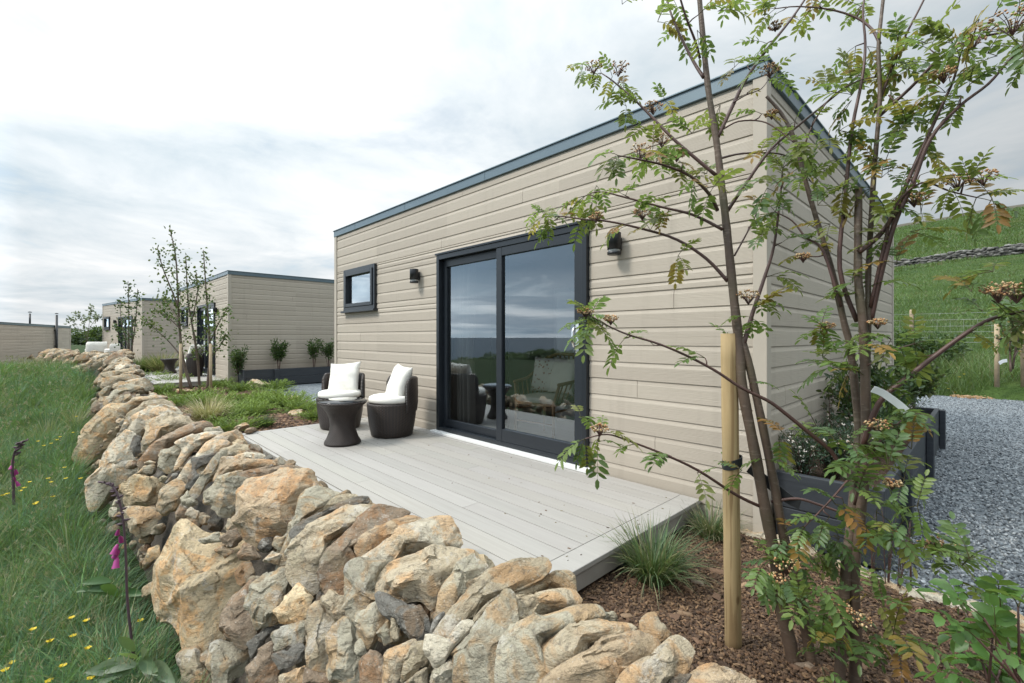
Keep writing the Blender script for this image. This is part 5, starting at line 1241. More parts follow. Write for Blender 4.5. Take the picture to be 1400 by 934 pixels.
# planter shrubs by the second cabin
for i, (px, py, h, sp, n, lab) in enumerate(((325, 492, .62, .26, 420, 'dark grey-green bush in the second planter, nearest the birch'), (381, 478, .78, .22, 420, 'green topped bush on thin bare stems in the second planter'), (429, 478, .85, .25, 300, 'loose leafy bush in the second planter, left of the wicker chairs'), (449, 480, .80, .2, 300, 'bush in the second planter cut off by the near cabin corner'))):
    p = on_y(px, 505, 3.5+i*.9) if False else None
    d = ray(px, 505); X = -13.55; q = np.array([0, 0, EYE])+d*(X/d[0]); q[2] = .41
    leafy('leafy_shrub', q, lab, 'shrub', 'shrubs in the second planter', n*2, .07, sp, h, (DG if i == 0 else MG), 6, .45 if i else .1, seed=70+i, stem_r=.007)
# white plastic plant tags
mb = MB(); ribbon(mb, px_path([(1193, 532), (1206, 537), (1218, 545), (1230, 554), (1240, 563)], 1.56, 1.54), .024, .0015, (.3, -.3, 1)); tag(mb.build('plant_tag', M['label']), 'white plastic strip tag curling from the larger rowan above the planter', 'plant tag')
mb = MB(); ribbon(mb, px_path([(1366, 497), (1371, 494), (1377, 493)], 9.6, 9.6), .07, .003); tag(mb.build('plant_tag', M['label']), 'tiny white tag hanging on the staked sapling beyond the gravel', 'plant tag')
# thin seedlings at the gravel edge
GS = 'thin seedlings at the gravel edge'
for i, (px, py, h, lab) in enumerate(((1192, 806, .40, 'thin brown seedling just right of the rowan stems at the gravel edge'), (1212, 810, .46, 'second thin seedling from the rowan at the gravel edge'), (1226, 812, .38, 'third thin seedling from the rowan, before the gravel'), (1246, 800, .36, 'greyish seedling with needle leaves nearest the long edging stone'))):
    leafy('seedling', on_z(px, py, .03), lab, 'plant', GS, 110, .020, .07, h, [(.06,.075,.035),(.10,.09,.05),(.05,.06,.03)], 4, .15, seed=80+i, stem_r=.0025, aspect=.2)

# ---- grass tufts and dry grass
def tuft(name, base, label, cat, group, n, L, spread, cols, W=.0035, seed=1, bend=1.5):
    global RNG; RNG = np.random.default_rng(seed); b = Buf(); az = RNG.uniform(0, 6.283, n); r = RNG.uniform(0, 1, n)**.7*spread*.22
    P = np.stack([np.cos(az)*r, np.sin(az)*r, np.full(n, -.01)], 1); C = np.asarray(cols)[RNG.integers(0, len(cols), n)]*RNG.uniform(.7, 1.3, (n, 1))
    blades(b, P, az+RNG.normal(0, .35, n), RNG.uniform(.05, .75, n), L*RNG.uniform(.55, 1.1, n), W, RNG.uniform(.3, bend, n), C)
    o = put(name, b.mesh(name, M['grass'])); o.location = [float(q) for q in base]; return tag(o, label, cat, group)
FES = [(.075,.135,.055),(.055,.11,.05),(.10,.155,.07),(.16,.16,.09)]
tuft('fescue_tuft', on_z(893, 792, .04), 'large spiky green grass tuft at the deck edge in the bark', 'grass tuft', 'grass tufts beside the deck', 620, .36, .40, FES+[(.26,.24,.13),(.13,.2,.09)], .0062, 11, 1.9)
tuft('fescue_tuft', on_z(972, 735, .04), 'smaller pale grass tuft by the cabin wall behind the stake', 'grass tuft', 'grass tufts beside the deck', 360, .28, .34, FES+[(.40,.35,.22),(.36,.32,.20)], .006, 12, 1.9)
tuft('fescue_tuft', on_z(362, 585, .04), 'small dark round grass tuft in the bark left of the table', 'grass tuft', None, 420, .24, .34, [(.035,.075,.04),(.05,.09,.05)], .006, 13, .8)
tuft('dry_grass_tuft', on_z(284, 580, .04), 'straw coloured dry grass tuft just behind the stone wall', 'grass tuft', 'dry grass tufts', 700, .52, .42, [(.56,.47,.27),(.48,.39,.21),(.64,.55,.35),(.30,.27,.12)], .008, 14, 2.0)
tuft('dry_grass_tuft', on_z(222, 512, .10), 'straw and green tuft beside the far deck of the second cabin', 'grass tuft', 'dry grass tufts', 700, .85, .9, [(.42,.36,.20),(.34,.28,.15),(.14,.18,.06)], .02, 15, 1.2)
tuft('dry_grass_tuft', on_z(196, 512, .10), 'greener round tuft left of the straw tuft by the far deck', 'grass tuft', 'dry grass tufts', 700, .7, .8, [(.14,.20,.06),(.10,.16,.05),(.2,.22,.08)], .02, 16, 1.2)
RNG = np.random.default_rng(99)

# ---- spreading juniper groundcover
def juniper_mesh(seed, n=170):
    rng = np.random.default_rng(seed); lb = Buf(); P = []; D = []; C = []; N = []
    for k in range(n):
        a = rng.uniform(0, 6.283); el = rng.uniform(.2, 1.1); L = rng.uniform(.25, .55); d = np.array([math.cos(a)*math.cos(el), math.sin(a)*math.cos(el), math.sin(el)]); o = np.array([math.cos(a), math.sin(a), 0])*rng.uniform(0, .25)
        m_ = 20
        for i in range(m_):
            f = i/m_; p = o+d*L*f+np.array([0, 0, -.22*L*f*f]); s_ = np.cross(d, [0, 0, 1]); s_ = s_/np.linalg.norm(s_)*rng.choice((-1, 1))
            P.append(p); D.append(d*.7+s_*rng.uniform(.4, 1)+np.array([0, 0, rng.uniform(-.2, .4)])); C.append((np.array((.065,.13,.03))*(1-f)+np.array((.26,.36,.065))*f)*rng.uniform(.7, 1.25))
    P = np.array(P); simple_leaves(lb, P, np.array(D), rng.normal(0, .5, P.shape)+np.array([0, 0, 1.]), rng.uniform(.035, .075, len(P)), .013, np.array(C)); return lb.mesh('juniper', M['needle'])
JM = [juniper_mesh(s_) for s_ in (1, 2, 3)]
JS = [(205, 520, 1.0), (232, 527, 1.0), (214, 540, .9), (250, 556, .9), (270, 550, .9), (300, 555, .9), (330, 563, .8), (305, 575, .8), (345, 568, .75), (318, 590, .75), (372, 556, .9), (395, 557, .95), (413, 563, .8), (432, 572, .6), (330, 535, .8), (322, 520, 1.0), (300, 530, .8), (378, 532, .8), (362, 545, .8), (282, 520, .8), (345, 552, .75)]
WH = ['beside the far deck', 'right of the far deck edge', 'just behind the far bend of the wall', 'left of the birch stems behind the wall', 'in front of the birch stems', 'right in front of the middle birch stems', 'above the straw tuft', 'touching the right side of the straw tuft', 'between straw tuft and small dark tuft', 'lowest one beside the deck corner', 'yellowish at the gravel edge', 'widest yellowish one by the gravel', 'next to the small flat stone', 'half hidden behind the wicker table', 'behind the pink boulder on its left', 'below the planter corner', 'right of the birch stakes', 'between the boulder and the gravel', 'directly below the pink boulder', 'under the second cabin door', 'in the middle of the bed below the boulder']
for i, ((x, y, s_), wh) in enumerate(zip(JS, WH)):
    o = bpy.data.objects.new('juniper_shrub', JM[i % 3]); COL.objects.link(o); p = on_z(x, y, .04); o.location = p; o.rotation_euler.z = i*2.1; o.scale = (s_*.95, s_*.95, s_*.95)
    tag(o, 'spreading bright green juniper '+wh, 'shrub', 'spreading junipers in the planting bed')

# ---- slender young trees
def sapling(name, label, group, stems, n, size, cols, t, base, stem_r, seed, aspect=.6, mat='darkleaf', h0=.25, spread=9, stakes=()):
    rng = np.random.default_rng(seed); root = thing(name, base, label, 'tree', group); lb = Buf(); Ps = []; Ds = []
    for pts, w in stems:
        P = px_path(pts, t+rng.uniform(-.15, .15), t+rng.uniform(-.4, .4)); k = len(P); MB().tube(P, list(np.linspace(stem_r*w, stem_r*.25, k)), 7).build('stem', M['bark'], root, True)
        Pn = np.array(P)
        for j in range(int(n*w)):
            f = h0+(1-h0)*rng.uniform(); q = f*(k-1); i = min(int(q), k-2); p = Pn[i]+(Pn[i+1]-Pn[i])*(q-i); off = rng.normal(0, 1, 3)*spread*t/FPX*rng.uniform(.2, 1)*(1.2-f*.7)
            Ps.append(p+off); Ds.append(rng.normal(0, 1, 3)+np.array([0, 0, .2]))
    Ps = np.array(Ps); C = np.asarray(cols)[rng.integers(0, len(cols), len(Ps))]*rng.uniform(.7, 1.3, (len(Ps), 1))
    simple_leaves(lb, Ps, np.array(Ds), rng.normal(0, 1, Ps.shape), size*rng.uniform(.6, 1.2, len(Ps)), size*aspect, C); put('leaves', lb.mesh('leaves', M[mat]), root, True)
    return root
BL = [(.075,.12,.035),(.10,.15,.045),(.055,.095,.03),(.15,.17,.06)]
tB = 10.3
sapling('birch_tree', 'slender multi-stemmed young birch tied to stakes in the planting bed', 'young trees in the beds', [([(262, 532), (250, 490), (245, 440), (243, 400), (240, 350), (232, 312)], 1.0), ([(273, 538), (270, 490), (262, 440), (257, 410), (254, 350)], .9), ([(283, 535), (287, 490), (285, 440), (282, 400), (278, 342)], 1.0), ([(244, 420), (234, 395), (222, 365), (215, 338)], .5), ([(250, 490), (232, 468), (210, 448), (197, 436)], .5), ([(247, 450), (225, 430), (212, 425)], .4), ([(286, 470), (300, 440), (312, 420)], .4), ([(262, 440), (270, 400), (268, 372)], .4), ([(245, 440), (230, 415), (220, 408)], .4), ([(287, 490), (303, 470), (308, 455)], .4)], 230, .075, BL, tB, on_z(272, 540, .03), .035, 91, spread=11)
GK = 'short stakes around the birch'
for (x, lab) in ((247, 'left round stake at the foot of the birch'), (288, 'right round stake at the foot of the birch')):
    mb = MB(); p = on_z(x, 541, .03); q = np.array([0, 0, 1.]); mb.tube([(0, 0, -.1), (0, 0, 1.15)], .03, 12); o = mb.build('tree_stake', M['oldpost']); o.location = p; tag(o, lab, 'stake', GK)
sapling('sapling', 'thin dark sapling in front of the third cabin door', 'young trees in the beds', [([(177, 500), (176, 460), (176, 420), (175, 384)], .9), ([(178, 490), (184, 450), (187, 420), (188, 395)], .7), ([(175, 490), (165, 465), (158, 445)], .5), ([(176, 480), (166, 440), (164, 410)], .5)], 150, .10, DG, 16, on_z(177, 508, .3), .03, 92, spread=7)
sapling('sapling', 'pale wispy sapling at the far left beyond the wall bend', 'young trees in the beds', [([(118, 478), (117, 455), (112, 435), (104, 428)], .7), ([(118, 478), (121, 450), (124, 430), (127, 421)], .7), ([(117, 460), (104, 445), (95, 436)], .5), ([(119, 455), (128, 440), (135, 432)], .5)], 70, .16, [(.30,.32,.26),(.22,.25,.18),(.16,.18,.12)], 24, at(118, 478, 24), .02, 93, spread=6, h0=.45)
tS = 9.8
sapling('sapling', 'young tree held between two stakes beyond the gravel at right', 'young trees in the beds', [([(1382, 508), (1381, 470), (1385, 430), (1375, 385)], 1.0), ([(1384, 505), (1392, 460), (1402, 420), (1410, 380)], 1.0), ([(1381, 480), (1370, 450), (1360, 420)], .7), ([(1386, 490), (1400, 465), (1420, 440)], .7)], 170, .075, [(.06,.11,.03),(.09,.13,.035),(.22,.15,.04)], tS, at(1383, 510, tS), .022, 94, spread=12)
for (x, lab) in ((1363, 'left stake of the young tree beyond the gravel'), (1399, 'right stake of the young tree, close to the picture edge')):
    mb = MB(); mb.tube([(0, 0, -.3), (0, 0, 1.05)], .042, 12); o = mb.build('tree_stake', M['oldpost']); o.location = at(x, 510, tS); tag(o, lab, 'stake', 'stakes of the sapling beyond the gravel')
mb = MB(); ribbon(mb, [at(1362, 462, tS-.06), at(1381, 466, tS-.07), at(1400, 466, tS-.06)], .05, .006); tag(mb.build('tree_tie', M['strap']), 'dark strap between the two stakes beyond the gravel', 'tree tie')

# ================================================================ fence, hill wall, bushes
fn = thing('wire_fence', (-1.7, 19.8, 1.0), 'wire mesh fence with wooden posts at the foot of the green hill', 'fence')
fx = [-13.7, -10.7, -7.7, -4.7, -1.72, 1.3, 4.3, 7.3]
for x in fx:
    z = float(yard(x, 19.8)); mb = MB(); mb.tube([(x, 19.8, z-.4), (x+.01, 19.8, z+1.12), (x+.012, 19.8, z+1.15)], [.062, .058, .045], 12); mb.build('post', M['oldpost'], fn, True)
mb = MB()
for k, h in enumerate((.10, .25, .42, .60, .80, 1.0)):
    for a, b in zip(fx[:-1], fx[1:]): mb.tube([(a, 19.735, float(yard(a, 19.8))+h), (b, 19.735, float(yard(b, 19.8))+h)], .004, 4)
x = fx[0]
while x < fx[-1]: z = float(np.interp(x, fx, [float(yard(q, 19.8)) for q in fx])); mb.tube([(x, 19.735, z+.1), (x, 19.735, z+.8)], .0025, 3); x += .3
mb.build('wire_mesh', M['wire'], fn, True)
hw = thing('dry_stone_wall', (-2, 69.7, 9.5), 'long grey dry stone wall running across the green hillside', 'stone wall')
lst = []; rng = np.random.default_rng(77)
for i in range(1500):
    X = rng.uniform(-20, 12); zz = float(yard(X, 69.7)); hh = rng.uniform(0, 1.0); L = rng.uniform(.25, .65); U, F = ico(2)
    sc3 = np.array([L, .35, L*rng.uniform(.3, .6)])*.5; Vv = U*sc3*rng.uniform(.75, 1.25, U.shape)+np.array([X, 69.7+rng.uniform(-.18, .05)-.12*(1.4-hh), zz+hh]); g_ = rng.uniform(.05, .20)
    lst.append((Vv, F, np.array([g_, g_*.97, g_*.9])))
k_ = NT('hill_wall_stone'); M['hillstone'] = k_.pbr(k_.attr(), .9)
V = np.concatenate([s_[0] for s_ in lst]); F = np.concatenate([s_[1]+i*42 for i, s_ in enumerate(lst)]); T = np.concatenate([np.tile(s_[2], (42, 1)) for s_ in lst])
o = put('stones', fast_mesh('stones', V, F.ravel(), np.full(len(F), 3), [M['hillstone']], tint=T), hw, True); o['kind'] = 'stuff'
mb = MB(); xs_ = np.linspace(-21, 13, 60)
for a, b in zip(xs_[:-1], xs_[1:]): za, zb = float(yard(a, 69.7)), float(yard(b, 69.7)); mb.add([(a, 69.6, za-.5), (b, 69.6, zb-.5), (b, 70, zb-.5), (a, 70, za-.5), (a, 69.65, za+.9), (b, 69.65, zb+.9), (b, 69.95, zb+.9), (a, 69.95, za+.9)], [(0, 1, 5, 4), (4, 5, 6, 7), (2, 3, 7, 6)])
mb.build('core', M['core'], hw, True)
def bush_mesh(seed, n=2600, leaf=.12, cols=DG):
    rng = np.random.default_rng(seed); lb = Buf(); L = rng.normal(0, 1, (9, 3))*np.array([.55, .55, .18])+np.array([0, 0, .45]); R_ = rng.uniform(.3, .55, 9); j = rng.integers(0, 9, n); q = rng.normal(0, 1, (n, 3)); q /= np.linalg.norm(q, axis=1)[:, None]
    P = L[j]+q*(R_[j]*rng.uniform(.55, 1.05, n))[:, None]; P[:, 2] = np.abs(P[:, 2]); C = np.asarray(cols)[rng.integers(0, len(cols), n)]*rng.uniform(.6, 1.4, (n, 1)); simple_leaves(lb, P, q+rng.normal(0, .5, q.shape), rng.normal(0, 1, q.shape), leaf*rng.uniform(.6, 1.3, n), leaf*.6, C); return lb.mesh('bush', M['darkleaf'])
BM = [bush_mesh(1), bush_mesh(2), bush_mesh(3, cols=MG)]
def bush(i, p, s_, label, group, h=1.0):
    o = bpy.data.objects.new('bush', BM[i % 3]); COL.objects.link(o); o.location = [float(q) for q in p]; o.scale = (s_, s_, s_*h); o.rotation_euler.z = i*1.7; return tag(o, label, 'bush', group)
GB = 'bushes on the far left skyline'
for i, (x, y, t, s_, h, lab) in enumerate(((138, 470, 55, 2.9, .72, 'tallest dark bush left of the third cabin'), (122, 471, 58, 2.6, .6, 'middle dark bush between the third cabin and the blank one'), (106, 471, 60, 2.2, .42, 'lowest dark bush beside the end of the blank cabin'))): bush(i, at(x, y, t), s_, lab, GB, h)
for i in range(84):                                          # gorse along the field's lower edge, behind the camera, seen mirrored in the door
    X = -50+(i%42)*1.35+RNG.uniform(-.6, .6); Y = -16.0-RNG.uniform(0, 7); bush(i, (X, Y, float(field(X, Y))-.1), RNG.uniform(.9, 1.5), 'dark gorse bush along the lower field edge, seen only mirrored in the glass door', 'gorse bushes mirrored in the glass', .6)
bush(1, at(1260, 497, 12.5), .9, 'low dark bush on the grass bank beside the cabin corner', None, .8)
# ================================================================ grass and flowers
RNG = np.random.default_rng(123)
def wedge(n, t0, t1, x0, x1, power):
    t = t0+(t1-t0)*RNG.uniform(0, 1, n)**power; x = RNG.uniform(x0, x1, n); r = (x-CX)/FPX*t
    X = RT[0]*r+FW[0]*t; Y = RT[1]*r+FW[1]*t; return X, Y, t
FG = np.array([(.070,.165,.062),(.095,.205,.068),(.050,.130,.055),(.13,.23,.075),(.08,.18,.09)]); DRY = np.array([(.26,.22,.12),(.20,.19,.09),(.32,.28,.17)])
b = Buf()
for (n, t0, t1, pw, wk, seg) in ((56000, 1.9, 6.5, 1.2, 1.0, 4), (60000, 6.5, 27, 1.3, 2.2, 3)):
    X, Y, t = wedge(n, t0, t1, -170, 470, pw); m = (Y < Yb(X)+.10) & (X > -31) & (Y > -22); X, Y, t = X[m], Y[m], t[m]; k = len(X)
    Z = field(X, Y)-.02; patch = wob(X, Y, 1.3, 1)*.5+wob(X, Y, 3.1, 4)*.5; gust = wob(X, Y, .8, 3)
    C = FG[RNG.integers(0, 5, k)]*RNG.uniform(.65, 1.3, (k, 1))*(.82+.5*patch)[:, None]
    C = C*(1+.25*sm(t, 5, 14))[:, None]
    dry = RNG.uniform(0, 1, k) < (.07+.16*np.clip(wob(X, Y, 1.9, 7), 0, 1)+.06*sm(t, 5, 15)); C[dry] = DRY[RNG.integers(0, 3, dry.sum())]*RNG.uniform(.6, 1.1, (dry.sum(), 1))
    L = RNG.uniform(.18, .52, k)*(1+.35*patch)*(1+.25*sm(t, 6, 20)); az = RNG.normal(.6, 1.3, k)+gust
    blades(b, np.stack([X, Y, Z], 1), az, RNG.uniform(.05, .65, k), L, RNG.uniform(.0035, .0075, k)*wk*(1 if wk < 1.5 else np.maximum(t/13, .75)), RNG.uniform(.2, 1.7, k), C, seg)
# tussocks: blades fanning from a common foot
for (nc, t0, t1, pw, wk) in ((760, 2.1, 7.0, 1.1, 1.0), (800, 6.5, 24, 1.2, 2.0)):
    X, Y, t = wedge(nc, t0, t1, -150, 430, pw); m = (Y < Yb(X)+.02) & (X > -29) & (Y > -20); X, Y, t = X[m], Y[m], t[m]; k = len(X)
    kind = RNG.integers(0, 5, k); tone = np.array([(.040,.115,.050),(.075,.19,.065),(.125,.235,.07),(.055,.15,.085),(.24,.245,.12)])[kind]*RNG.uniform(.8, 1.2, (k, 1)); hgt = RNG.uniform(.32, .74, k)
    nb = 70; i = np.repeat(np.arange(k), nb); az = RNG.uniform(0, 6.283, k*nb); rr_ = RNG.uniform(0, .09, k*nb)*np.maximum(1, t[i]/7)
    P = np.stack([X[i]+np.cos(az)*rr_, Y[i]+np.sin(az)*rr_, field(X[i], Y[i])-.02], 1)
    blades(b, P, az+RNG.normal(0, .5, k*nb), RNG.uniform(.02, .55, k*nb), hgt[i]*RNG.uniform(.6, 1.1, k*nb), RNG.uniform(.004, .0085, k*nb)*wk*(1 if wk < 1.5 else np.maximum(t[i]/12, .8)), RNG.uniform(.3, 1.9, k*nb), tone[i]*RNG.uniform(.7, 1.3, (k*nb, 1)), 4 if wk < 1.5 else 3)
# pale seed heads standing above the sward
X, Y, t = wedge(2000, 2.4, 16, -150, 420, 1.0); m = Y < Yb(X)-.05; X, Y, t = X[m], Y[m], t[m]; k = len(X); H = RNG.uniform(.38, .62, k); P = np.stack([X, Y, field(X, Y)], 1); az = RNG.uniform(0, 6.28, k)
blades(b, P, az, .08, H, .0022*np.maximum(1, t/4), .35, np.tile((.20, .21, .11), (k, 1)), 4)
d_ = np.stack([np.cos(az)*.3, np.sin(az)*.3, np.ones(k)], 1); top = P+np.stack([np.cos(az)*H*.24, np.sin(az)*H*.24, H*.96], 1)
for j in range(5): simple_leaves(b, top+RNG.normal(0, .012, (k, 3)), d_+RNG.normal(0, .5, (k, 3)), RNG.normal(0, 1, (k, 3)), .035, .006*np.maximum(1, t/4), np.tile((.30, .27, .17), (k, 1)))
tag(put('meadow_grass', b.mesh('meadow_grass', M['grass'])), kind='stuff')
# rough grass on the bank and the hill
b = Buf()
HG = np.array([(.064,.122,.034),(.084,.145,.040),(.052,.10,.032),(.11,.165,.05)])
for (n, t0, t1, x0, x1, pw, Lr, Wr) in ((26000, 10.2, 17, 1150, 1560, 1.0, (.22, .60), .011), (26000, 15, 50, 1180, 1480, 1.2, (.12, .30), .028), (24000, 48, 84, 1190, 1460, 1.0, (.25, .55), .075)):
    X, Y, t = wedge(n, t0, t1, x0, x1, pw); m = (Y > 14.35+.25*wob(X, Y, 2.3)) & (Y < 111) & ~((X < -.9) & (Y < 9.2)); X, Y, t = X[m], Y[m], t[m]; k = len(X); pa = wob(X, Y, .5, 2)*.6+wob(X, Y, 1.6)*.4
    C = HG[RNG.integers(0, 4, k)]*RNG.uniform(.7, 1.25, (k, 1))*(1+.6*pa)[:, None]; tall = 1-.55*sm(Y, 16.5, 19)*(t0 < 15)
    dry = RNG.uniform(0, 1, k) < .06+.25*np.clip(pa, 0, 1); C[dry] = DRY[RNG.integers(0, 3, dry.sum())]*.6
    blades(b, np.stack([X, Y, yard(X, Y)-.03], 1), RNG.uniform(0, 6.28, k), RNG.uniform(.1, .7, k), RNG.uniform(*Lr, k)*tall*(1+.3*pa), Wr*RNG.uniform(.6, 1.3, k), RNG.uniform(.2, 1.5, k), C, 3)
tag(put('hill_grass', b.mesh('hill_grass', M['grass'])), kind='stuff')
# buttercups
def flower_mesh(h, col):
    b = Buf(); rng = np.random.default_rng(3)
    for k in range(6):
        a = k*2*math.pi/5; simple_leaves(b, np.array([[0, 0, h]]), np.array([[math.cos(a), math.sin(a), 1.0]]), np.array([[-math.cos(a), -math.sin(a), 1.0]]), .021, .021, np.array([col]), .1)
    blades(b, np.zeros((2, 3)), np.array([.3, 2.]), .02, h, .0028, .02, np.tile((.06, .12, .03), (2, 1)), 3); return b.mesh('buttercup', M['petal'])
YEL = (.86, .62, .015); FM = [flower_mesh(.42, YEL), flower_mesh(.50, YEL)]
BPX = [(98, 846), (118, 850), (100, 871), (68, 878), (120, 888), (86, 912), (16, 908), (7, 918), (67, 933), (124, 929), (192, 850), (45, 862), (150, 905), (48, 690), (50, 688), (10, 676), (4, 678), (33, 668), (60, 610), (70, 607), (78, 602), (100, 592), (72, 680), (28, 672), (90, 655), (66, 655), (88, 640), (70, 660), (52, 604), (104, 570), (82, 598), (40, 660), (110, 655)]
for i, (x, y) in enumerate(BPX):
    zt = None; t = 3.0
    d = ray(x, y)
    for t in np.arange(2.0, 12, .02):
        p = np.array([0, 0, EYE])+d*t
        if p[2] < float(field(p[0], p[1]))+.40: break
    o = bpy.data.objects.new('buttercup', FM[i % 2]); COL.objects.link(o); o.location = (p[0], p[1], p[2]-(.42, .50)[i % 2]); s_ = 1.35+.2*(t > 4); o.scale = (s_, s_, 1); o.rotation_euler.z = i
    tag(o, 'small yellow buttercup standing in the long meadow grass by the wall', 'flower', 'buttercups in the meadow')
GY = 'yellow flowers at the gravel edge'
for i, (x, y) in enumerate(((1277, 533), (1277, 525), (1268, 536), (1297, 532), (1318, 512), (1306, 538), (1312, 516), (1330, 535))):
    o = bpy.data.objects.new('wild_flower', FM[0]); COL.objects.link(o); p = at(x, y, 10.4); p[2] -= .42; p[2] = max(p[2], -.35); o.location = p; o.scale = (1.8, 1.8, 1); tag(o, 'yellow wild flower on the grassy far edge of the gravel', 'flower', GY)
# foxgloves
def foxglove(pts, t, tt, label, bells, r, leaves, seed):
    rng = np.random.default_rng(seed); P = px_path(pts, t, tt); root = thing('foxglove', P[0], label, 'flower', 'foxgloves by the stone wall'); k = len(P)
    MB().tube(P, list(np.linspace(r, r*.45, k)), 7).build('stem', M['foxstem'], root, True)
    mb = MB()
    Pn = np.array(P)
    for j in range(26):                                      # dry seed capsules up the stem
        f = .55+.44*j/26; q = f*(k-1); i = min(int(q), k-2); p = Pn[i]+(Pn[i+1]-Pn[i])*(q-i); d = rng.normal(0, 1, 3); d[2] = abs(d[2])*.3; d = d/np.linalg.norm(d); s_ = r*1.5*(1.5-f)
        mb.tube([p, p+d*s_*1.6, p+d*s_*3.2], [s_*.35, s_*.75, s_*.1], 6)
    mb.build('seed_capsules', M['foxstem'], root, True)
    for (x, y, s_) in bells:
        p = at(x, y, t+(tt-t)*.5); d = unit(np.array([rng.normal(0, .4), rng.normal(0, .4), -1.])); mb = MB()
        mb.tube([p, p+d*s_*.3, p+d*s_*.7, p+d*s_], [s_*.10, s_*.22, s_*.26, s_*.34], 10, 0, None, False); o = mb.build('bell', M['foxbell'], root, True)
    for (x, y, L, ang) in leaves:
        b = Buf(); n_ = 9; a = at(x, y, t-.22); V = []; w_ = L*.30; dirr = RT*math.cos(ang)+np.array([0, 0, 1.])*math.sin(ang)*.8-FW*rng.uniform(.1, .5); dirr /= np.linalg.norm(dirr); sd = np.cross(dirr, -FW+np.array([0, 0, .9])); sd /= np.linalg.norm(sd); nn = np.cross(sd, dirr)
        for i in range(n_):
            f = i/(n_-1); ww = w_*math.sin(math.pi*min(.98, f*.9+.06))**.8*.5; c = a+dirr*L*f-np.array([0, 0, L*.35*f*f]); V += [c-sd*ww+nn*ww*.35, c, c+sd*ww+nn*ww*.35]
        F = [(i*3+j, i*3+j+1, i*3+j+4, i*3+j+3) for i in range(n_-1) for j in range(2)]; col = np.array([(.15,.22,.12),(.11,.18,.085),(.18,.24,.15)][rng.integers(0, 3)])
        b.add(np.array(V), None, np.array(F), col); put('leaf', b.mesh('leaf', M['leaf'], True), root, True)
    return root
M['foxstem'] = plain('foxglove_stem', (.075, .045, .055), .7, var=.3); M['foxbell'] = plain('foxglove_bell', (.30, .03, .17), .55, var=.2)
foxglove([(186, 925), (181, 885), (174, 820), (172, 760), (168, 710), (160, 675), (150, 663), (136, 659)], 2.95, 2.95, 'tall bent foxglove with few magenta bells beside the big cream boulder', [(160, 762, .065), (163, 752, .055), (161, 744, .06), (164, 733, .05), (162, 724, .04)], .009, [(186, 910, .28, 2.85), (180, 915, .32, 3.05), (190, 905, .24, .5), (196, 915, .30, .1), (188, 900, .22, 1.6), (200, 915, .24, .9), (178, 920, .26, 2.5), (184, 890, .18, 1.9), (205, 910, .26, .35), (170, 925, .24, 2.7), (195, 900, .2, 1.2)], 5)
foxglove([(19, 690), (18, 660), (17, 640), (20, 618), (30, 606), (38, 602)], 5.2, 5.2, 'farther foxglove with magenta bells at the left edge of the meadow', [(15, 645, .06), (20, 652, .06), (16, 636, .05), (21, 642, .06), (22, 658, .06), (17, 628, .045)], .014, [], 6)
rng = np.random.default_rng(8)
dk_ = thing('dock_plant', at(150, 815, 3.5), 'broad leaved green dock plant in the meadow left of the tall foxglove', 'plant')
for (x, y, L, ang) in ((150, 812, .24, 2.3), (158, 806, .22, 2.6), (150, 800, .22, 2.9), (160, 815, .24, 1.9), (165, 806, .18, .9), (152, 795, .2, 2.7), (168, 812, .2, .5)):
    b = Buf(); a = at(x, y, 3.5); V = []; dirr = RT*math.cos(ang)+np.array([0, 0, 1.])*math.sin(ang)*.8-FW*.2; sd = np.cross(dirr, -FW+np.array([0, 0, .9])); sd /= np.linalg.norm(sd)
    for i in range(8):
        f = i/7; ww = L*.15*math.sin(math.pi*min(.98, f*.9+.06))**.8; c = a+dirr*L*f-np.array([0, 0, L*.3*f*f]); V += [c-sd*ww, c-np.array([0, 0, ww*.3]), c+sd*ww]
    b.add(np.array(V), None, np.array([(i*3+j, i*3+j+1, i*3+j+4, i*3+j+3) for i in range(7) for j in range(2)]), np.array((.05, .135, .035))); put('leaf', b.mesh('leaf', M['leaf'], True), dk_, True)
# ================================================================ light
w = bpy.data.worlds.new('World'); scene.world = w; w.use_nodes = True
t = w.node_tree; t.nodes.clear()
class WN(NT):
    def __init__(s, t): s.t = t
k = WN(t)
SUN_EL, SUN_AZ = R(48), math.atan2(-.45, -.75)      # azimuth from +Y towards +X of the direction TO the sun
sky = k.n('TexSky'); sky.sky_type = 'NISHITA'; sky.sun_disc = False; sky.sun_elevation = SUN_EL; sky.sun_rotation = SUN_AZ; sky.altitude = 150
d = k.n('TexCoord').outputs['Generated']; s = k.n('SeparateXYZ', Vector=d)
z = k.math('MAXIMUM', s.outputs[2], 0.0)
den = k.math('ADD', z, .10)
uv = k.n('CombineXYZ', X=k.math('DIVIDE', s.outputs[0], den), Y=k.math('DIVIDE', s.outputs[1], den), Z=.37).outputs[0]
n1 = k.noise(uv, .55, 7, .56, .35); n2 = k.noise(uv, 1.35, 7, .6, .5); n3 = k.noise(k.n('VectorMath', operation='MULTIPLY', ).outputs[0], 1) if False else None
dark = k.ramp(k.math('ADD', k.math('MULTIPLY', n1, .6), k.math('MULTIPLY', n2, .4)), [(.40, 0.), (.62, 1.)])
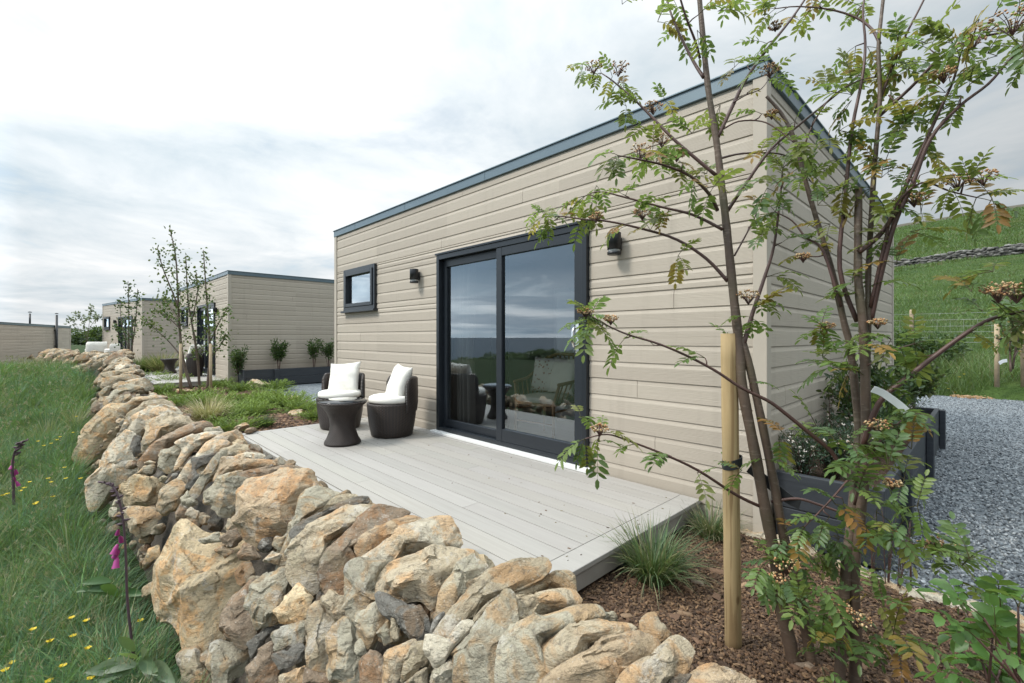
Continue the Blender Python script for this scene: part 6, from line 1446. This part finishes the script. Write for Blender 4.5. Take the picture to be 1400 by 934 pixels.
# overcast: the sky brightens towards the zenith and towards the hidden sun
el = k.ramp(z, [(0.0, .46), (.08, .50), (.25, .58), (.50, .64), (.60, .72), (.70, 2.0), (.85, 3.2), (1.0, 3.8)])
dp = k.n('VectorMath', operation='DOT_PRODUCT'); k.set(dp.inputs[0], d); k.set(dp.inputs[1], (-.93, .10, .36)); toward = k.ramp(dp.outputs['Value'], [(.0, 0.), (1.0, 1.)])
lit = k.math('MULTIPLY', el, k.math('ADD', .68, k.math('MULTIPLY', toward, .58)))
cl = k.mix(dark, (5.2, 6.1, 6.7), (9.0, 9.15, 9.2))
cl = k.mix(1.0, cl, k.n('CombineXYZ', X=lit, Y=lit, Z=lit).outputs[0], 'MULTIPLY')
# darker, taller cloud banks on the sea side behind the camera
sea_side = k.ramp(k.math('MULTIPLY', s.outputs[1], -1.0), [(.05, 0.), (.35, 1.)])
bank_uv = k.n('CombineXYZ', X=k.math('MULTIPLY', s.outputs[0], 1.0), Y=k.math('MULTIPLY', s.outputs[1], 1.0), Z=k.math('MULTIPLY', z, 2.1)).outputs[0]
bank = k.ramp(k.noise(bank_uv, 4.6, 8, .58, .5), [(.44, 0.), (.54, 1.)])
hi = k.ramp(z, [(.0, .15), (.06, .25), (.15, .95), (.40, .9), (.60, .25)])
streak = k.ramp(k.noise(k.n('CombineXYZ', X=k.math('MULTIPLY', s.outputs[0], .5), Y=k.math('MULTIPLY', s.outputs[1], .5), Z=k.math('MULTIPLY', z, 9.0)).outputs[0], 5.0, 6, .55), [(.46, .0), (.58, .6)])
amt = k.math('MULTIPLY', sea_side, k.math('MAXIMUM', k.math('MULTIPLY', hi, k.math('ADD', k.math('MULTIPLY', bank, .85), .08)), streak))
glow = k.math('ADD', 1.0, k.math('MULTIPLY', sea_side, k.ramp(z, [(.0, 1.7), (.30, 1.7), (.6, .4), (.75, 0.)])))
cl = k.mix(1.0, cl, k.n('CombineXYZ', X=glow, Y=glow, Z=glow).outputs[0], 'MULTIPLY')
cl = k.mix(amt, cl, (2.7, 3.8, 4.9))
cover = k.ramp(n2, [(.26, .80), (.42, 1.0)])
col = k.mix(cover, sky.outputs[0], cl)
bg = k.n('Background', Strength=.075); k.set(bg.inputs[0], col)
out = t.nodes.new('ShaderNodeOutputWorld'); t.links.new(bg.outputs[0], out.inputs[0])
sd = bpy.data.lights.new('sun', 'SUN'); so = bpy.data.objects.new('sun', sd); COL.objects.link(so)
sd.energy = 1.35; sd.angle = R(14); sd.color = (1.0, .955, .88)
dv = Vector((math.sin(SUN_AZ)*math.cos(SUN_EL), math.cos(SUN_AZ)*math.cos(SUN_EL), math.sin(SUN_EL)))
so.rotation_euler = dv.to_track_quat('Z', 'Y').to_euler(); so.location = dv*30
vs = scene.view_settings; vs.view_transform = 'Standard'; vs.look = 'None'; vs.exposure = 1.2; vs.gamma = 1; vs.use_curve_mapping = False
scene.cycles.max_bounces = 8; scene.cycles.transparent_max_bounces = 24; scene.cycles.diffuse_bounces = 3; scene.cycles.glossy_bounces = 3
scene.cycles.use_denoising = True
scene.cycles.caustics_reflective = False; scene.cycles.caustics_refractive = False
